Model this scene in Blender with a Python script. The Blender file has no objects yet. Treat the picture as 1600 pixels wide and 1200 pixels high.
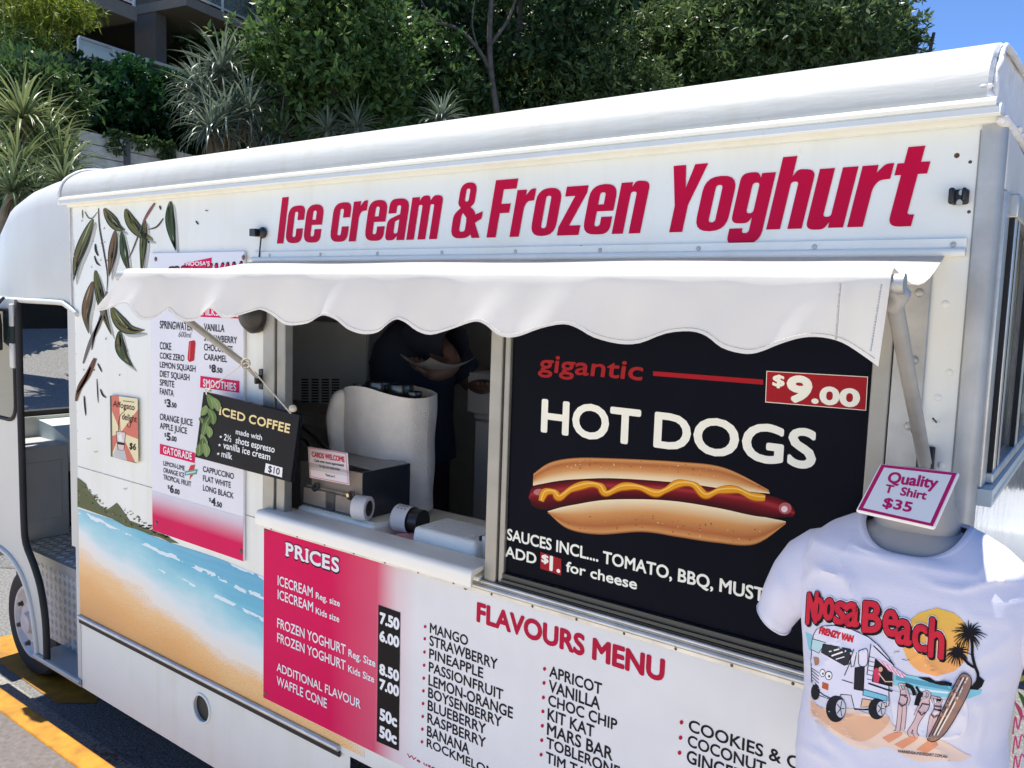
import bpy, bmesh, math, random
import numpy as np
from mathutils import Vector, Matrix, noise as mnoise
SC = bpy.context.scene
COL = SC.collection
random.seed(7)
R_ = math.radians

# ------------------------------------------------------------------ camera, sky, sun, exposure
YAW, PITCH, ROLL, FPX = 36.2711, -5.48296, 1.87954, 1277.55
CAM = np.array([0.0, -1.75, 1.9])
def _cam_axes():
    a, b, g = R_(YAW), R_(PITCH), R_(ROLL)
    rz = np.array([[math.cos(a), -math.sin(a), 0], [math.sin(a), math.cos(a), 0], [0, 0, 1]])
    fw = rz @ np.array([0, math.cos(b), math.sin(b)]); rt = rz @ np.array([1.0, 0, 0]); up = np.cross(rt, fw)
    return rt*math.cos(g)+up*math.sin(g), up*math.cos(g)-rt*math.sin(g), fw
RT, UP, FW = _cam_axes()
cd = bpy.data.cameras.new('camera'); cam = bpy.data.objects.new('camera', cd); COL.objects.link(cam)
cam.matrix_world = Matrix(((RT[0], UP[0], -FW[0], CAM[0]), (RT[1], UP[1], -FW[1], CAM[1]), (RT[2], UP[2], -FW[2], CAM[2]), (0, 0, 0, 1)))
cd.sensor_fit = 'HORIZONTAL'; cd.sensor_width = 36.0; cd.lens = FPX/1600*36.0
cd.clip_start = 0.02; cd.clip_end = 500
SC.camera = cam
SUN_TO = Vector((-0.31, 0.015, 1.0)).normalized()
w = bpy.data.worlds.new('World'); SC.world = w; w.use_nodes = True
nt = w.node_tree; bg = nt.nodes['Background']
sky = nt.nodes.new('ShaderNodeTexSky'); sky.sky_type = 'NISHITA'; sky.sun_disc = False
sky.sun_elevation = math.asin(SUN_TO.z); sky.sun_rotation = math.atan2(SUN_TO.x, SUN_TO.y)
sky.air_density = 0.60; sky.dust_density = 0.0; sky.ozone_density = 10.0
nt.links.new(sky.outputs[0], bg.inputs[0]); bg.inputs[1].default_value = 0.15
sl = bpy.data.lights.new('sun', 'SUN'); sl.energy = 5.0; sl.angle = R_(0.5); sl.color = (1, .95, .86)
sun = bpy.data.objects.new('sun', sl); COL.objects.link(sun); sun.location = (0, 0, 20)
sun.rotation_euler = SUN_TO.to_track_quat('Z', 'Y').to_euler()
SC.view_settings.view_transform = 'Standard'; SC.view_settings.look = 'None'
SC.view_settings.exposure = 0.76; SC.view_settings.gamma = 1.0
SC.render.engine = 'CYCLES'
SC.cycles.max_bounces = 8; SC.cycles.diffuse_bounces = 6; SC.cycles.glossy_bounces = 3
SC.cycles.transparent_max_bounces = 8; SC.cycles.transmission_bounces = 4
SC.cycles.caustics_reflective = False; SC.cycles.caustics_refractive = False

# ------------------------------------------------------------------ measuring: a sight line of the photo meets a real plane
def ray(px, py):
    return FW + RT*((px-800)/FPX) - UP*((py-600)/FPX)
def P(px, py, y=0.0):
    d = ray(px, py); return CAM + d*((y-CAM[1])/d[1])
def G(px, py, z=0.0):
    d = ray(px, py); return CAM + d*((z-CAM[2])/d[2])
def VX(px, py, x):
    d = ray(px, py); return CAM + d*(x/d[0])
def BG(px, py, dist):
    return CAM + ray(px, py)*dist
EU = np.array([-0.1667, 0.986, 0.0]); EN = np.array([-0.986, -0.1667, 0.0]); H0 = np.array([-13.5, 4.84, 0.0])
def HP(px, py, l=0.0):                       # point on a plane along the hillside, l metres uphill of the retaining wall
    d = ray(px, py); t = (l-(CAM-H0)@EN)/(d@EN); return CAM+d*t
def SZ(px, py, l=0.0):
    p = HP(px, py, l); return (p-H0)@EU, p[2]

# ------------------------------------------------------------------ colour and materials
def lin(c): c /= 255.0; return c/12.92 if c <= .04045 else ((c+.055)/1.055)**2.4
def rgb(r, g, b, k=1.15): return tuple(min(.9, lin(v)*k) for v in (r, g, b))
MATS = {}
def mat(name, color, rough=.5, metal=0.0, var=.06, scale=6.0, bump=0.0, bscale=60.0, spec=.5, stretch=None, coat=0.0):
    if name in MATS: return MATS[name]
    m = bpy.data.materials.new(name); m.use_nodes = True; n = m.node_tree; b = n.nodes['Principled BSDF']
    b.inputs['Roughness'].default_value = rough; b.inputs['Metallic'].default_value = metal
    b.inputs['Specular IOR Level'].default_value = spec; b.inputs['Coat Weight'].default_value = coat
    tc = n.nodes.new('ShaderNodeTexCoord'); src = tc.outputs['Object']
    if stretch:
        mp = n.nodes.new('ShaderNodeMapping'); mp.inputs['Scale'].default_value = stretch
        n.links.new(src, mp.inputs[0]); src = mp.outputs[0]
    nz = n.nodes.new('ShaderNodeTexNoise'); nz.inputs['Scale'].default_value = scale; nz.inputs['Detail'].default_value = 6
    n.links.new(src, nz.inputs['Vector'])
    rp = n.nodes.new('ShaderNodeValToRGB')
    lo = tuple(max(0, c*(1-var)) for c in color); hi = tuple(min(1, c*(1+var)) for c in color)
    rp.color_ramp.elements[0].color = (*lo, 1); rp.color_ramp.elements[1].color = (*hi, 1)
    rp.color_ramp.elements[0].position = .3; rp.color_ramp.elements[1].position = .7
    n.links.new(nz.outputs['Fac'], rp.inputs[0]); n.links.new(rp.outputs[0], b.inputs['Base Color'])
    if bump:
        n2 = n.nodes.new('ShaderNodeTexNoise'); n2.inputs['Scale'].default_value = bscale; n2.inputs['Detail'].default_value = 4
        n.links.new(src, n2.inputs['Vector'])
        bp = n.nodes.new('ShaderNodeBump'); bp.inputs['Strength'].default_value = bump; bp.inputs['Distance'].default_value = .01
        n.links.new(n2.outputs['Fac'], bp.inputs['Height']); n.links.new(bp.outputs[0], b.inputs['Normal'])
    MATS[name] = m; return m
def print_mat(name, rough=.5, spec=.09):     # printed vinyl: the ink colours come from the mesh
    if name in MATS: return MATS[name]
    m = bpy.data.materials.new(name); m.use_nodes = True; n = m.node_tree; b = n.nodes['Principled BSDF']
    b.inputs['Roughness'].default_value = rough; b.inputs['Specular IOR Level'].default_value = spec
    a = n.nodes.new('ShaderNodeAttribute'); a.attribute_name = 'Col'
    tc = n.nodes.new('ShaderNodeTexCoord'); nz = n.nodes.new('ShaderNodeTexNoise'); nz.inputs['Scale'].default_value = 9
    n.links.new(tc.outputs['Object'], nz.inputs['Vector'])
    mx = n.nodes.new('ShaderNodeMix'); mx.data_type = 'RGBA'; mx.blend_type = 'MULTIPLY'; mx.inputs['Factor'].default_value = .12
    n.links.new(a.outputs['Color'], mx.inputs['A']); n.links.new(nz.outputs['Fac'], mx.inputs['B'])
    n.links.new(mx.outputs['Result'], b.inputs['Base Color'])
    MATS[name] = m; return m
def leaf_mat(name, c0, c1, rough=.45, trans=.25, spec=.4):
    if name in MATS: return MATS[name]
    m = bpy.data.materials.new(name); m.use_nodes = True; n = m.node_tree; b = n.nodes['Principled BSDF']
    b.inputs['Roughness'].default_value = rough; b.inputs['Specular IOR Level'].default_value = spec
    g = n.nodes.new('ShaderNodeNewGeometry'); rp = n.nodes.new('ShaderNodeValToRGB')
    rp.color_ramp.elements[0].color = (*c0, 1); rp.color_ramp.elements[1].color = (*c1, 1)
    n.links.new(g.outputs['Random Per Island'], rp.inputs[0]); n.links.new(rp.outputs[0], b.inputs['Base Color'])
    t = n.nodes.new('ShaderNodeBsdfTranslucent'); n.links.new(rp.outputs[0], t.inputs[0])
    mx = n.nodes.new('ShaderNodeMixShader'); mx.inputs[0].default_value = trans
    n.links.new(b.outputs[0], mx.inputs[1]); n.links.new(t.outputs[0], mx.inputs[2])
    n.links.new(mx.outputs[0], n.nodes['Material Output'].inputs[0])
    MATS[name] = m; return m
def glass_mat(name, tint, alpha, rough=.03):
    if name in MATS: return MATS[name]
    m = bpy.data.materials.new(name); m.use_nodes = True; n = m.node_tree; b = n.nodes['Principled BSDF']
    b.inputs['Base Color'].default_value = (*tint, 1); b.inputs['Roughness'].default_value = rough
    b.inputs['Specular IOR Level'].default_value = .6
    tr = n.nodes.new('ShaderNodeBsdfTransparent'); mx = n.nodes.new('ShaderNodeMixShader'); mx.inputs[0].default_value = alpha
    n.links.new(tr.outputs[0], mx.inputs[1]); n.links.new(b.outputs[0], mx.inputs[2])
    n.links.new(mx.outputs[0], n.nodes['Material Output'].inputs[0])
    MATS[name] = m; return m

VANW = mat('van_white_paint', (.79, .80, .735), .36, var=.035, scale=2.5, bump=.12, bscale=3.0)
def grime(m, amt=.10, tint=(.80, .74, .60)):   # faint vertical streaks and blotches of road dirt
    n = m.node_tree; b = n.nodes['Principled BSDF']; src = b.inputs['Base Color'].links[0].from_socket; tc = n.nodes.new('ShaderNodeTexCoord'); last = src
    for sc_, st_, lo, hi in ((1.0, (16, 16, 1.1), .52, .74), (1.0, (5, 5, 4), .55, .80), (1.0, (60, 60, 60), .66, .72)):
        mp = n.nodes.new('ShaderNodeMapping'); mp.inputs['Scale'].default_value = st_; n.links.new(tc.outputs['Object'], mp.inputs[0]); z = n.nodes.new('ShaderNodeTexNoise'); z.inputs['Scale'].default_value = sc_; z.inputs['Detail'].default_value = 5; n.links.new(mp.outputs[0], z.inputs['Vector'])
        mr = n.nodes.new('ShaderNodeMapRange'); mr.inputs[1].default_value = lo; mr.inputs[2].default_value = hi; mr.inputs[4].default_value = amt*2.2; n.links.new(z.outputs['Fac'], mr.inputs[0])
        mx = n.nodes.new('ShaderNodeMix'); mx.data_type = 'RGBA'; mx.blend_type = 'MULTIPLY'; n.links.new(mr.outputs[0], mx.inputs['Factor']); n.links.new(last, mx.inputs['A']); mx.inputs['B'].default_value = (*tint, 1); last = mx.outputs['Result']
    n.links.new(last, b.inputs['Base Color'])
grime(VANW)
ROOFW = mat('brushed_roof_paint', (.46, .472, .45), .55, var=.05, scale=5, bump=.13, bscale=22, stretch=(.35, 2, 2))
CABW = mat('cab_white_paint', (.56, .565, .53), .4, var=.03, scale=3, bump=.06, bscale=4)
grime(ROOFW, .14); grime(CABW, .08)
ALU = mat('aluminium', (.58, .58, .56), .42, .75, var=.14, scale=14, bump=.06, bscale=90)
ALUD = mat('dull_aluminium', (.44, .44, .42), .5, .6, var=.18, scale=10, bump=.08, bscale=60)
ALUB = mat('bronze_grey_frame', (.33, .32, .29), .45, .6, var=.1, scale=10)
BLACK = mat('black_plastic', (.012, .012, .013), .4, var=.2)
RUBBER = mat('black_rubber', (.016, .016, .017), .75, var=.25, bump=.2, bscale=50)
def translucent(m, f):
    n = m.node_tree; out = n.nodes['Material Output']; b = n.nodes['Principled BSDF']; t = n.nodes.new('ShaderNodeBsdfTranslucent'); mx = n.nodes.new('ShaderNodeMixShader'); mx.inputs[0].default_value = f
    t.inputs[0].default_value = (.85, .82, .76, 1); n.links.new(b.outputs[0], mx.inputs[1]); n.links.new(t.outputs[0], mx.inputs[2]); n.links.new(mx.outputs[0], out.inputs[0]); return m
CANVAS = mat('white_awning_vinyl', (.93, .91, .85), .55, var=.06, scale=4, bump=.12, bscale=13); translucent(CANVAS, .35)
COUNTER = mat('counter_white', (.88, .855, .765), .4, var=.04)
INK = print_mat('printed_vinyl'); INKG = print_mat('gloss_print', .4, .06); INKC = print_mat('fabric_print', .85, .2)

# ------------------------------------------------------------------ objects
ROOTLOC = {}
class MB:
    def __init__(s): s.v = []; s.f = []; s.c = []; s.m = []; s.col = None; s.mi = 0
    def add(s, vs, fs, col=None, mi=None):
        k = len(s.v); s.v += [tuple(map(float, q)) for q in vs]; s.f += [[i+k for i in f] for f in fs]
        c = col or s.col or (.8, .8, .8); s.c += [c]*len(vs); s.m += [s.mi if mi is None else mi]*len(fs); return s
    def box(s, x0, x1, y0, y1, z0, z1, **k):
        vs = [(x, y, z) for x in (x0, x1) for y in (y0, y1) for z in (z0, z1)]
        return s.add(vs, [(0, 1, 3, 2), (4, 6, 7, 5), (0, 4, 5, 1), (2, 3, 7, 6), (0, 2, 6, 4), (1, 5, 7, 3)], **k)
    def obox(s, o, a, b, c, **k):            # box from a corner and three edge vectors
        o, a, b, c = map(np.array, (o, a, b, c))
        vs = [o+i*a+j*b+l*c for i in (0, 1) for j in (0, 1) for l in (0, 1)]
        return s.add(vs, [(0, 1, 3, 2), (4, 6, 7, 5), (0, 4, 5, 1), (2, 3, 7, 6), (0, 2, 6, 4), (1, 5, 7, 3)], **k)
    def prism(s, pts, d, **k):               # polygon of 3-D points pushed along d
        n = len(pts); d = np.array(d, float); a = [np.array(p, float) for p in pts]
        vs = a+[p+d for p in a]
        return s.add(vs, [list(range(n)), list(range(2*n-1, n-1, -1))]+[[i, i+n, (i+1) % n+n, (i+1) % n] for i in range(n)], **k)
    def quad(s, *p, **k): return s.add(p, [list(range(len(p)))], **k)
    def tube(s, pts, r, n=10, cap=True, **k):
        pts = [np.array(p, float) for p in pts]; rs = r if hasattr(r, '__len__') else [r]*len(pts)
        vs = []; fs = []; up = None
        for i, p in enumerate(pts):
            t = pts[min(i+1, len(pts)-1)]-pts[max(i-1, 0)]; t = t/(np.linalg.norm(t)+1e-9)
            if up is None: up = np.array([0, 0, 1.0]) if abs(t[2]) < .9 else np.array([1.0, 0, 0])
            a = np.cross(t, up); a /= np.linalg.norm(a)+1e-9; b = np.cross(a, t); up = b
            for j in range(n):
                th = 2*math.pi*j/n; vs.append(p+rs[i]*(math.cos(th)*a+math.sin(th)*b))
        for i in range(len(pts)-1):
            for j in range(n): fs.append((i*n+j, i*n+(j+1) % n, (i+1)*n+(j+1) % n, (i+1)*n+j))
        if cap: fs.append(list(range(n-1, -1, -1))); fs.append([(len(pts)-1)*n+j for j in range(n)])
        return s.add(vs, fs, **k)
    def lathe(s, o, axis, prof, n=32, **k):  # prof: (distance along axis, radius)
        o = np.array(o, float); t = np.array(axis, float); t /= np.linalg.norm(t)
        u = np.array([0, 0, 1.0]) if abs(t[2]) < .9 else np.array([1.0, 0, 0]); a = np.cross(t, u); a /= np.linalg.norm(a); b = np.cross(a, t)
        vs = []; fs = []
        for d, r in prof:
            for j in range(n):
                th = 2*math.pi*j/n; vs.append(o+t*d+r*(math.cos(th)*a+math.sin(th)*b))
        for i in range(len(prof)-1):
            for j in range(n): fs.append((i*n+j, i*n+(j+1) % n, (i+1)*n+(j+1) % n, (i+1)*n+j))
        fs.append(list(range(n-1, -1, -1))); fs.append([(len(prof)-1)*n+j for j in range(n)])
        return s.add(vs, fs, **k)
    def ball(s, c, r, n=10, sq=(1, 1, 1), **k):
        prof = [(math.sin(a)*r, max(1e-4, math.cos(a)*r)) for a in np.linspace(-1.5707, 1.5707, n)]
        st = len(s.v); s.lathe((0, 0, 0), (0, 0, 1), prof, n*2, **k)
        for i in range(st, len(s.v)): s.v[i] = tuple(c[j]+s.v[i][j]*sq[j] for j in range(3))
        return s
    def grid(s, fn, us, vs_, **k):
        vs = [fn(u, v) for v in vs_ for u in us]; n = len(us)
        return s.add(vs, [(j*n+i, j*n+i+1, (j+1)*n+i+1, (j+1)*n+i) for j in range(len(vs_)-1) for i in range(n-1)], **k)
    def loft(s, rings, cap=True, **k):
        n = len(rings[0]); vs = [q for r in rings for q in r]
        fs = [(i*n+j, i*n+(j+1) % n, (i+1)*n+(j+1) % n, (i+1)*n+j) for i in range(len(rings)-1) for j in range(n)]
        if cap: fs += [list(range(n-1, -1, -1)), [(len(rings)-1)*n+j for j in range(n)]]
        return s.add(vs, fs, **k)
    def thicken(s, th):                          # give a cloth or paper sheet its two faces and an edge
        v = np.array(s.v, float); n = np.zeros_like(v); ed = {}
        for f in s.f:
            fn = np.cross(v[f[2]]-v[f[0]], v[f[-1]]-v[f[1]]) if len(f) > 3 else np.cross(v[f[1]]-v[f[0]], v[f[2]]-v[f[0]])
            for i, q in enumerate(f):
                n[q] += fn; k = (q, f[(i+1) % len(f)]); ed[k] = ed.get(k, 0)+1
        n /= np.linalg.norm(n, axis=1, keepdims=True)+1e-12; m = len(v); F = [list(f) for f in s.f]
        rim = [(a, b) for a, b in ed if (b, a) not in ed]
        s.v = [tuple(q) for q in v+n*th/2]+[tuple(q) for q in v-n*th/2]; s.c = s.c*2; s.m = s.m*2+[0]*len(rim)
        s.f = F+[[q+m for q in f[::-1]] for f in F]+[[b, a, a+m, b+m] for a, b in rim]
        return s
    def islands(s):
        par = list(range(len(s.v)))
        def find(a):
            while par[a] != a: par[a] = par[par[a]]; a = par[a]
            return a
        for f in s.f:
            r = find(f[0])
            for q in f[1:]: par[find(q)] = r
        gr = {}
        for i, f in enumerate(s.f): gr.setdefault(find(f[0]), []).append(i)
        out = []
        for fi in gr.values():
            b = MB(); idx = {}
            for i in fi:
                for q in s.f[i]:
                    if q not in idx: idx[q] = len(b.v); b.v.append(s.v[q]); b.c.append(s.c[q])
                b.f.append([idx[q] for q in s.f[i]]); b.m.append(s.m[i])
            out.append(b)
        return out
    def each(s, name, mats, parent=None, **k):   # one object per separate piece
        return [b.build(name, mats, parent, **k) for b in s.islands()]
    def build(s, name, mats, parent=None, smooth=None, bevel=0, seg=2, solid=0, sub=0, label=None, fix=False):
        if solid:
            s.thicken(solid); smooth = 60 if smooth == 180 else smooth
        root = parent
        while root is not None and root.parent is not None: root = root.parent
        off = np.array(ROOTLOC.get(root.name, (0, 0, 0))) if root is not None else np.zeros(3)
        me = bpy.data.meshes.new(name); me.from_pydata([tuple(np.array(q)-off) for q in s.v], [], s.f)
        for mm in (mats if isinstance(mats, (list, tuple)) else [mats]): me.materials.append(mm)
        if any(s.m): me.polygons.foreach_set('material_index', s.m)
        ca = me.color_attributes.new('Col', 'FLOAT_COLOR', 'POINT')
        ca.data.foreach_set('color', np.c_[np.array(s.c, float), np.ones(len(s.c))].ravel())
        if fix:
            bm = bmesh.new(); bm.from_mesh(me); bmesh.ops.recalc_face_normals(bm, faces=bm.faces); bm.to_mesh(me); bm.free()
        if smooth is not None:
            me.polygons.foreach_set('use_smooth', [True]*len(me.polygons))
            if smooth < 180: me.set_sharp_from_angle(angle=R_(smooth))
        o = bpy.data.objects.new(name, me); COL.objects.link(o)
        if parent is not None: o.parent = parent
        if sub: md = o.modifiers.new('sub', 'SUBSURF'); md.levels = sub; md.render_levels = sub
        if bevel:
            md = o.modifiers.new('bevel', 'BEVEL'); md.width = bevel; md.segments = seg; md.limit_method = 'ANGLE'; md.angle_limit = R_(40)
            me.polygons.foreach_set('use_smooth', [True]*len(me.polygons)); me.set_sharp_from_angle(angle=R_(35))
        if label: o['label'] = label
        return o
def thing(name, label, cat, loc, group=None):
    o = bpy.data.objects.new(name, None); COL.objects.link(o); o.location = tuple(loc); o.empty_display_size = .2
    ROOTLOC[o.name] = tuple(float(q) for q in loc)
    o['label'] = label; o['category'] = cat
    if group: o['group'] = group
    return o
def tag(o, label, cat, group=None):
    o['label'] = label; o['category'] = cat
    if group: o['group'] = group
    return o
def struct(o): o['kind'] = 'structure'; return o

# ------------------------------------------------------------------ lettering
_TX = {}
def glyphs(body):
    if body in _TX: return _TX[body]
    c = bpy.data.curves.new('t', 'FONT'); c.body = body; c.resolution_u = 4
    o = bpy.data.objects.new('t', c); me = o.to_mesh()
    v = np.array([q.co[:2] for q in me.vertices]); f = [list(p.vertices) for p in me.polygons]
    o.to_mesh_clear(); bpy.data.objects.remove(o); bpy.data.curves.remove(c)
    _TX[body] = (v, f); return v, f
CAPH = glyphs('H')[0][:, 1].max()
SERIF = {'I': [(.5, 'bt')], 'D': [(.12, 'bt')], 'E': [(.15, 'bt')], 'F': [(.15, 'bt')], 'P': [(.15, 'bt')], 'R': [(.12, 'bt'), (.88, 'b')], 'T': [(.5, 'b')],
         'M': [(.08, 'bt'), (.92, 'bt')], 'H': [(.12, 'bt'), (.88, 'bt')], 'A': [(.06, 'b'), (.94, 'b')], 'K': [(.1, 'bt'), (.9, 'bt')], 'N': [(.08, 'bt'), (.92, 't')], 'L': [(.15, 'bt')]}
def rnd_loop(pts, n=4):                       # polygon with (x, y[, radius]) corners -> rounded loop
    out = []; m = len(pts)
    for i, p in enumerate(pts):
        a = np.array(pts[i-1][:2], float); b = np.array(p[:2], float); c = np.array(pts[(i+1) % m][:2], float)
        r = p[2] if len(p) > 2 else 0
        if r <= 0: out.append(b); continue
        u = a-b; v = c-b; lu = np.linalg.norm(u); lv = np.linalg.norm(v); r = min(r, lu*.5, lv*.5); u /= lu; v /= lv
        for t in np.linspace(0, 1, n+2):
            q0 = b+u*r; q2 = b+v*r; out.append((1-t)**2*q0+2*t*(1-t)*b+t*t*q2)
    return out
def fill2d(loops):
    c = bpy.data.curves.new('g', 'CURVE'); c.dimensions = '2D'; c.fill_mode = 'BOTH'
    for lp in loops:
        sp = c.splines.new('POLY'); sp.points.add(len(lp)-1); sp.use_cyclic_u = True
        for q, p in zip(lp, sp.points): p.co = (q[0], q[1], 0, 1)
    o = bpy.data.objects.new('g', c); me = o.to_mesh()
    v = np.array([q.co[:2] for q in me.vertices]); f = [list(p.vertices) for p in me.polygons]
    o.to_mesh_clear(); bpy.data.objects.remove(o); bpy.data.curves.remove(c)
    return v, f

class Art(MB):
    """flat printed artwork lying on a real surface; M maps measured points to the surface, nrm lifts layers off it"""
    def __init__(s, M, nrm=(0, -1, 0), level=True, dz=.00012, base=.0012):
        super().__init__(); s.M = M; s.nrm = np.array(nrm, float); s.level = level; s.dz = dz; s.base = base; s.lay = 0
    def put(s, pts3, fs, col, lift=0):
        k = s.base+s.lay*s.dz+lift
        s.add([np.array(p)+s.nrm*k for p in pts3], fs, col=col); return s
    def poly(s, pts, col, lay=None):
        s.lay = lay if lay is not None else s.lay+1
        if len(pts) <= 4: s.put([s.M(*p) for p in pts], [list(range(len(pts)))], col)
        else:
            v, f = fill2d([[(p[0], -p[1]) for p in pts]]); s.put([s.M(p[0], -p[1]) for p in v], f, col)
        return s
    def ell(s, cx, cy, rx, ry, col, n=24, lay=None, rot=0):
        c, d = math.cos(rot), math.sin(rot)
        return s.poly([(cx+rx*math.cos(a)*c-ry*math.sin(a)*d, cy+rx*math.cos(a)*d+ry*math.sin(a)*c) for a in np.linspace(0, 2*math.pi, n, endpoint=False)], col, lay)
    def stroke(s, pts, w, col, lay=None, taper=None):
        s.lay = lay if lay is not None else s.lay+1
        pts = [np.array(p[:2], float) for p in pts]; n = len(pts); a = []; b = []
        for i in range(n):
            t = pts[min(i+1, n-1)]-pts[max(i-1, 0)]; t /= np.linalg.norm(t)+1e-9; q = np.array([-t[1], t[0]])
            ww = w*(taper(i/(n-1)) if taper else 1)/2; a.append(pts[i]+q*ww); b.append(pts[i]-q*ww)
        vs = [s.M(*p) for p in a]+[s.M(*p) for p in b]
        s.put(vs, [(i, i+1, n+i+1, n+i) for i in range(n-1)], col); return s
    def band(s, A, B, cols, lay=None):        # shaded strip between two edge lines, cols: [(t, colour)]
        s.lay = lay if lay is not None else s.lay+1
        n = len(A); A = [np.array(p, float) for p in A]; B = [np.array(p, float) for p in B]; k0 = s.base+s.lay*s.dz
        for (t0, c0), (t1, c1) in zip(cols[:-1], cols[1:]):
            vs = [np.array(s.M(*(a+(b-a)*t0)))+s.nrm*k0 for a, b in zip(A, B)]+[np.array(s.M(*(a+(b-a)*t1)))+s.nrm*k0 for a, b in zip(A, B)]
            k = len(s.v); s.add(vs, [(i, i+1, n+i+1, n+i) for i in range(n-1)], col=c0)
            for i in range(n): s.c[k+n+i] = c1
        return s
    def frame(s, bl, br, tl):
        p0 = np.array(s.M(*bl)); p1 = np.array(s.M(*br)); p2 = np.array(s.M(*tl))
        if s.level: p1[2] = p0[2] = (p0[2]+p1[2])/2; p2[0] = p0[0]
        return p0, p1-p0, p2-p0
    def text(s, body, bl, br, tl, col, bold=0.0, shear=0.0, slab=0, lay=None, bx=1.0):
        s.lay = lay if lay is not None else s.lay+1
        p0, ex, ey = s.frame(bl, br, tl); h = np.linalg.norm(ey); W = np.linalg.norm(ex)
        if slab:
            v = []; f = []; x = 0; ser = []
            for ch in body:
                if ch == ' ': x += CAPH*.5; continue
                gv, gf = glyphs(ch); gx0 = gv[:, 0].min(); gw = gv[:, 0].max()-gx0
                sc = 1.0 if ch != 'I' else 1.0; k = len(v)
                v += [((q[0]-gx0)*sc+x, q[1]) for q in gv]; f += [[i+k for i in q] for q in gf]
                for fx, w_ in SERIF.get(ch, []):
                    for e in w_: ser.append((x+fx*gw, 0 if e == 'b' else CAPH, 1 if e == 'b' else -1))
                x += gw+CAPH*.20
            v = np.array(v)
        else: v, f = glyphs(body); ser = []
        x0, x1 = v[:, 0].min(), v[:, 0].max(); wd = max(x1-x0, 1e-4)
        def mp(q): return p0+ex*((q[0]-x0)/wd+shear*q[1]/CAPH*h/W)+ey*(q[1]/CAPH)
        base = np.array([mp(q) for q in v]); ux = ex/W; uy = ey/h
        offs = [(0, 0)]+([(math.cos(a)*bx, math.sin(a)) for a in np.linspace(0, 2*math.pi, 8, endpoint=False)] if bold else [])
        for i, (dx, dy) in enumerate(offs):
            s.put(base+(ux*dx+uy*dy)*(bold*h), f, col, i*.000012)
        for i, (sx, sy, dr) in enumerate(ser):
            hw = CAPH*.15*slab; th = CAPH*.11*dr
            q = [mp((sx-hw, sy)), mp((sx+hw, sy)), mp((sx+hw, sy+th)), mp((sx-hw, sy+th))]
            s.put(q, [(0, 1, 2, 3)], col, .00013+(i % 2)*.00001)
        return s
    def glyph(s, v, f, p0, ex, ey, col, lift=0):
        s.put([p0+ex*q[0]+ey*q[1] for q in v], f, col, lift); return s
def curve(pts, n=6):                          # Catmull-Rom through points
    p = [np.array(q, float) for q in pts]; out = []
    for i in range(len(p)-1):
        a, b, c, d = p[max(i-1, 0)], p[i], p[i+1], p[min(i+2, len(p)-1)]
        for t in np.linspace(0, 1, n, endpoint=False):
            out.append(.5*((2*b)+(c-a)*t+(2*a-5*b+4*c-d)*t*t+(3*b-a-3*c+d)*t**3))
    return out+[p[-1]]
def sub_img(ox, oy, k): return lambda X, Y: (ox+k*X, oy+k*Y)

ROAD_Z, PATH_Z = -.17, -.05
WHT = rgb(240, 240, 240); INKB = rgb(24, 22, 26); MAG = rgb(202, 16, 80, 1.25)

# ================================================================== GROUND
def sheet(name, x0, x1, y0, y1, z, m, n=1):
    return struct(MB().grid(lambda u, v: (u, v, z), np.linspace(x0, x1, n+1), np.linspace(y0, y1, n+1)).build(name, m))
ASPH = mat('asphalt', (.185, .183, .176), .9, var=.45, scale=70, bump=.9, bscale=130)
sheet('road', -160, 160, -.10, 300, ROAD_Z, ASPH, 4)
sheet('footpath', -160, 160, -.75, -.206, PATH_Z, mat('pink_aggregate_path', (.145, .126, .118), .9, var=.22, scale=38, bump=.5, bscale=160))
sheet('bounce_paving', -160, 160, -60, -.751, PATH_Z, mat('pale_paving', (.62, .54, .43), .9, var=.1, scale=5, bump=.3, bscale=120))  # unseen paving, split from the path and made pale to bounce light
YEL = mat('yellow_kerb_paint', (.40, .175, .003), .7, var=.28, scale=14, bump=.3, bscale=80)
KERBC = mat('kerb_concrete', (.32, .31, .29), .9, var=.2, scale=12, bump=.4, bscale=90)
MB().box(-60, 60, -.204, -.103, ROAD_Z-.1, PATH_Z+.004).build('kerb', [YEL], bevel=.012)['kind'] = 'structure'
k = MB(); k.box(-60, 60, -.1025, .05, ROAD_Z-.1, ROAD_Z+.006).build('gutter_edge', mat('sandy_gutter', (.27, .26, .235), .95, var=.4, scale=60, bump=.8, bscale=120))['kind'] = 'structure'  # sandy grit, widened and lightened under the van to lift the shade there
rm = MB()
for q in ([(0, 995), (60, 983), (120, 1030), (160, 1068), (150, 1098), (88, 1098), (0, 1036)],):
    rm.quad(*[tuple(G(x, y, ROAD_Z+.004)) for x, y in q])
struct(rm.build('road_marking', YEL))
# leaf litter at the gutter
lt = MB(); rr = random.Random(3)
for i in range(70):
    c = G(170+rr.gauss(0, 26), 1180+rr.gauss(0, 7), ROAD_Z+.012); a = rr.random()*6.28; L = rr.uniform(.008, .022); q = np.array([math.cos(a), math.sin(a), rr.uniform(-.2, .4)])*L; s_ = np.array([-math.sin(a), math.cos(a), 0])*L*.18
    lt.quad(c-q, c+s_, c+q, c-s_)
lt.build('leaf_litter', mat('dead_leaves', (.10, .075, .04), .9, var=.5, scale=80))['kind'] = 'stuff'

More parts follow.
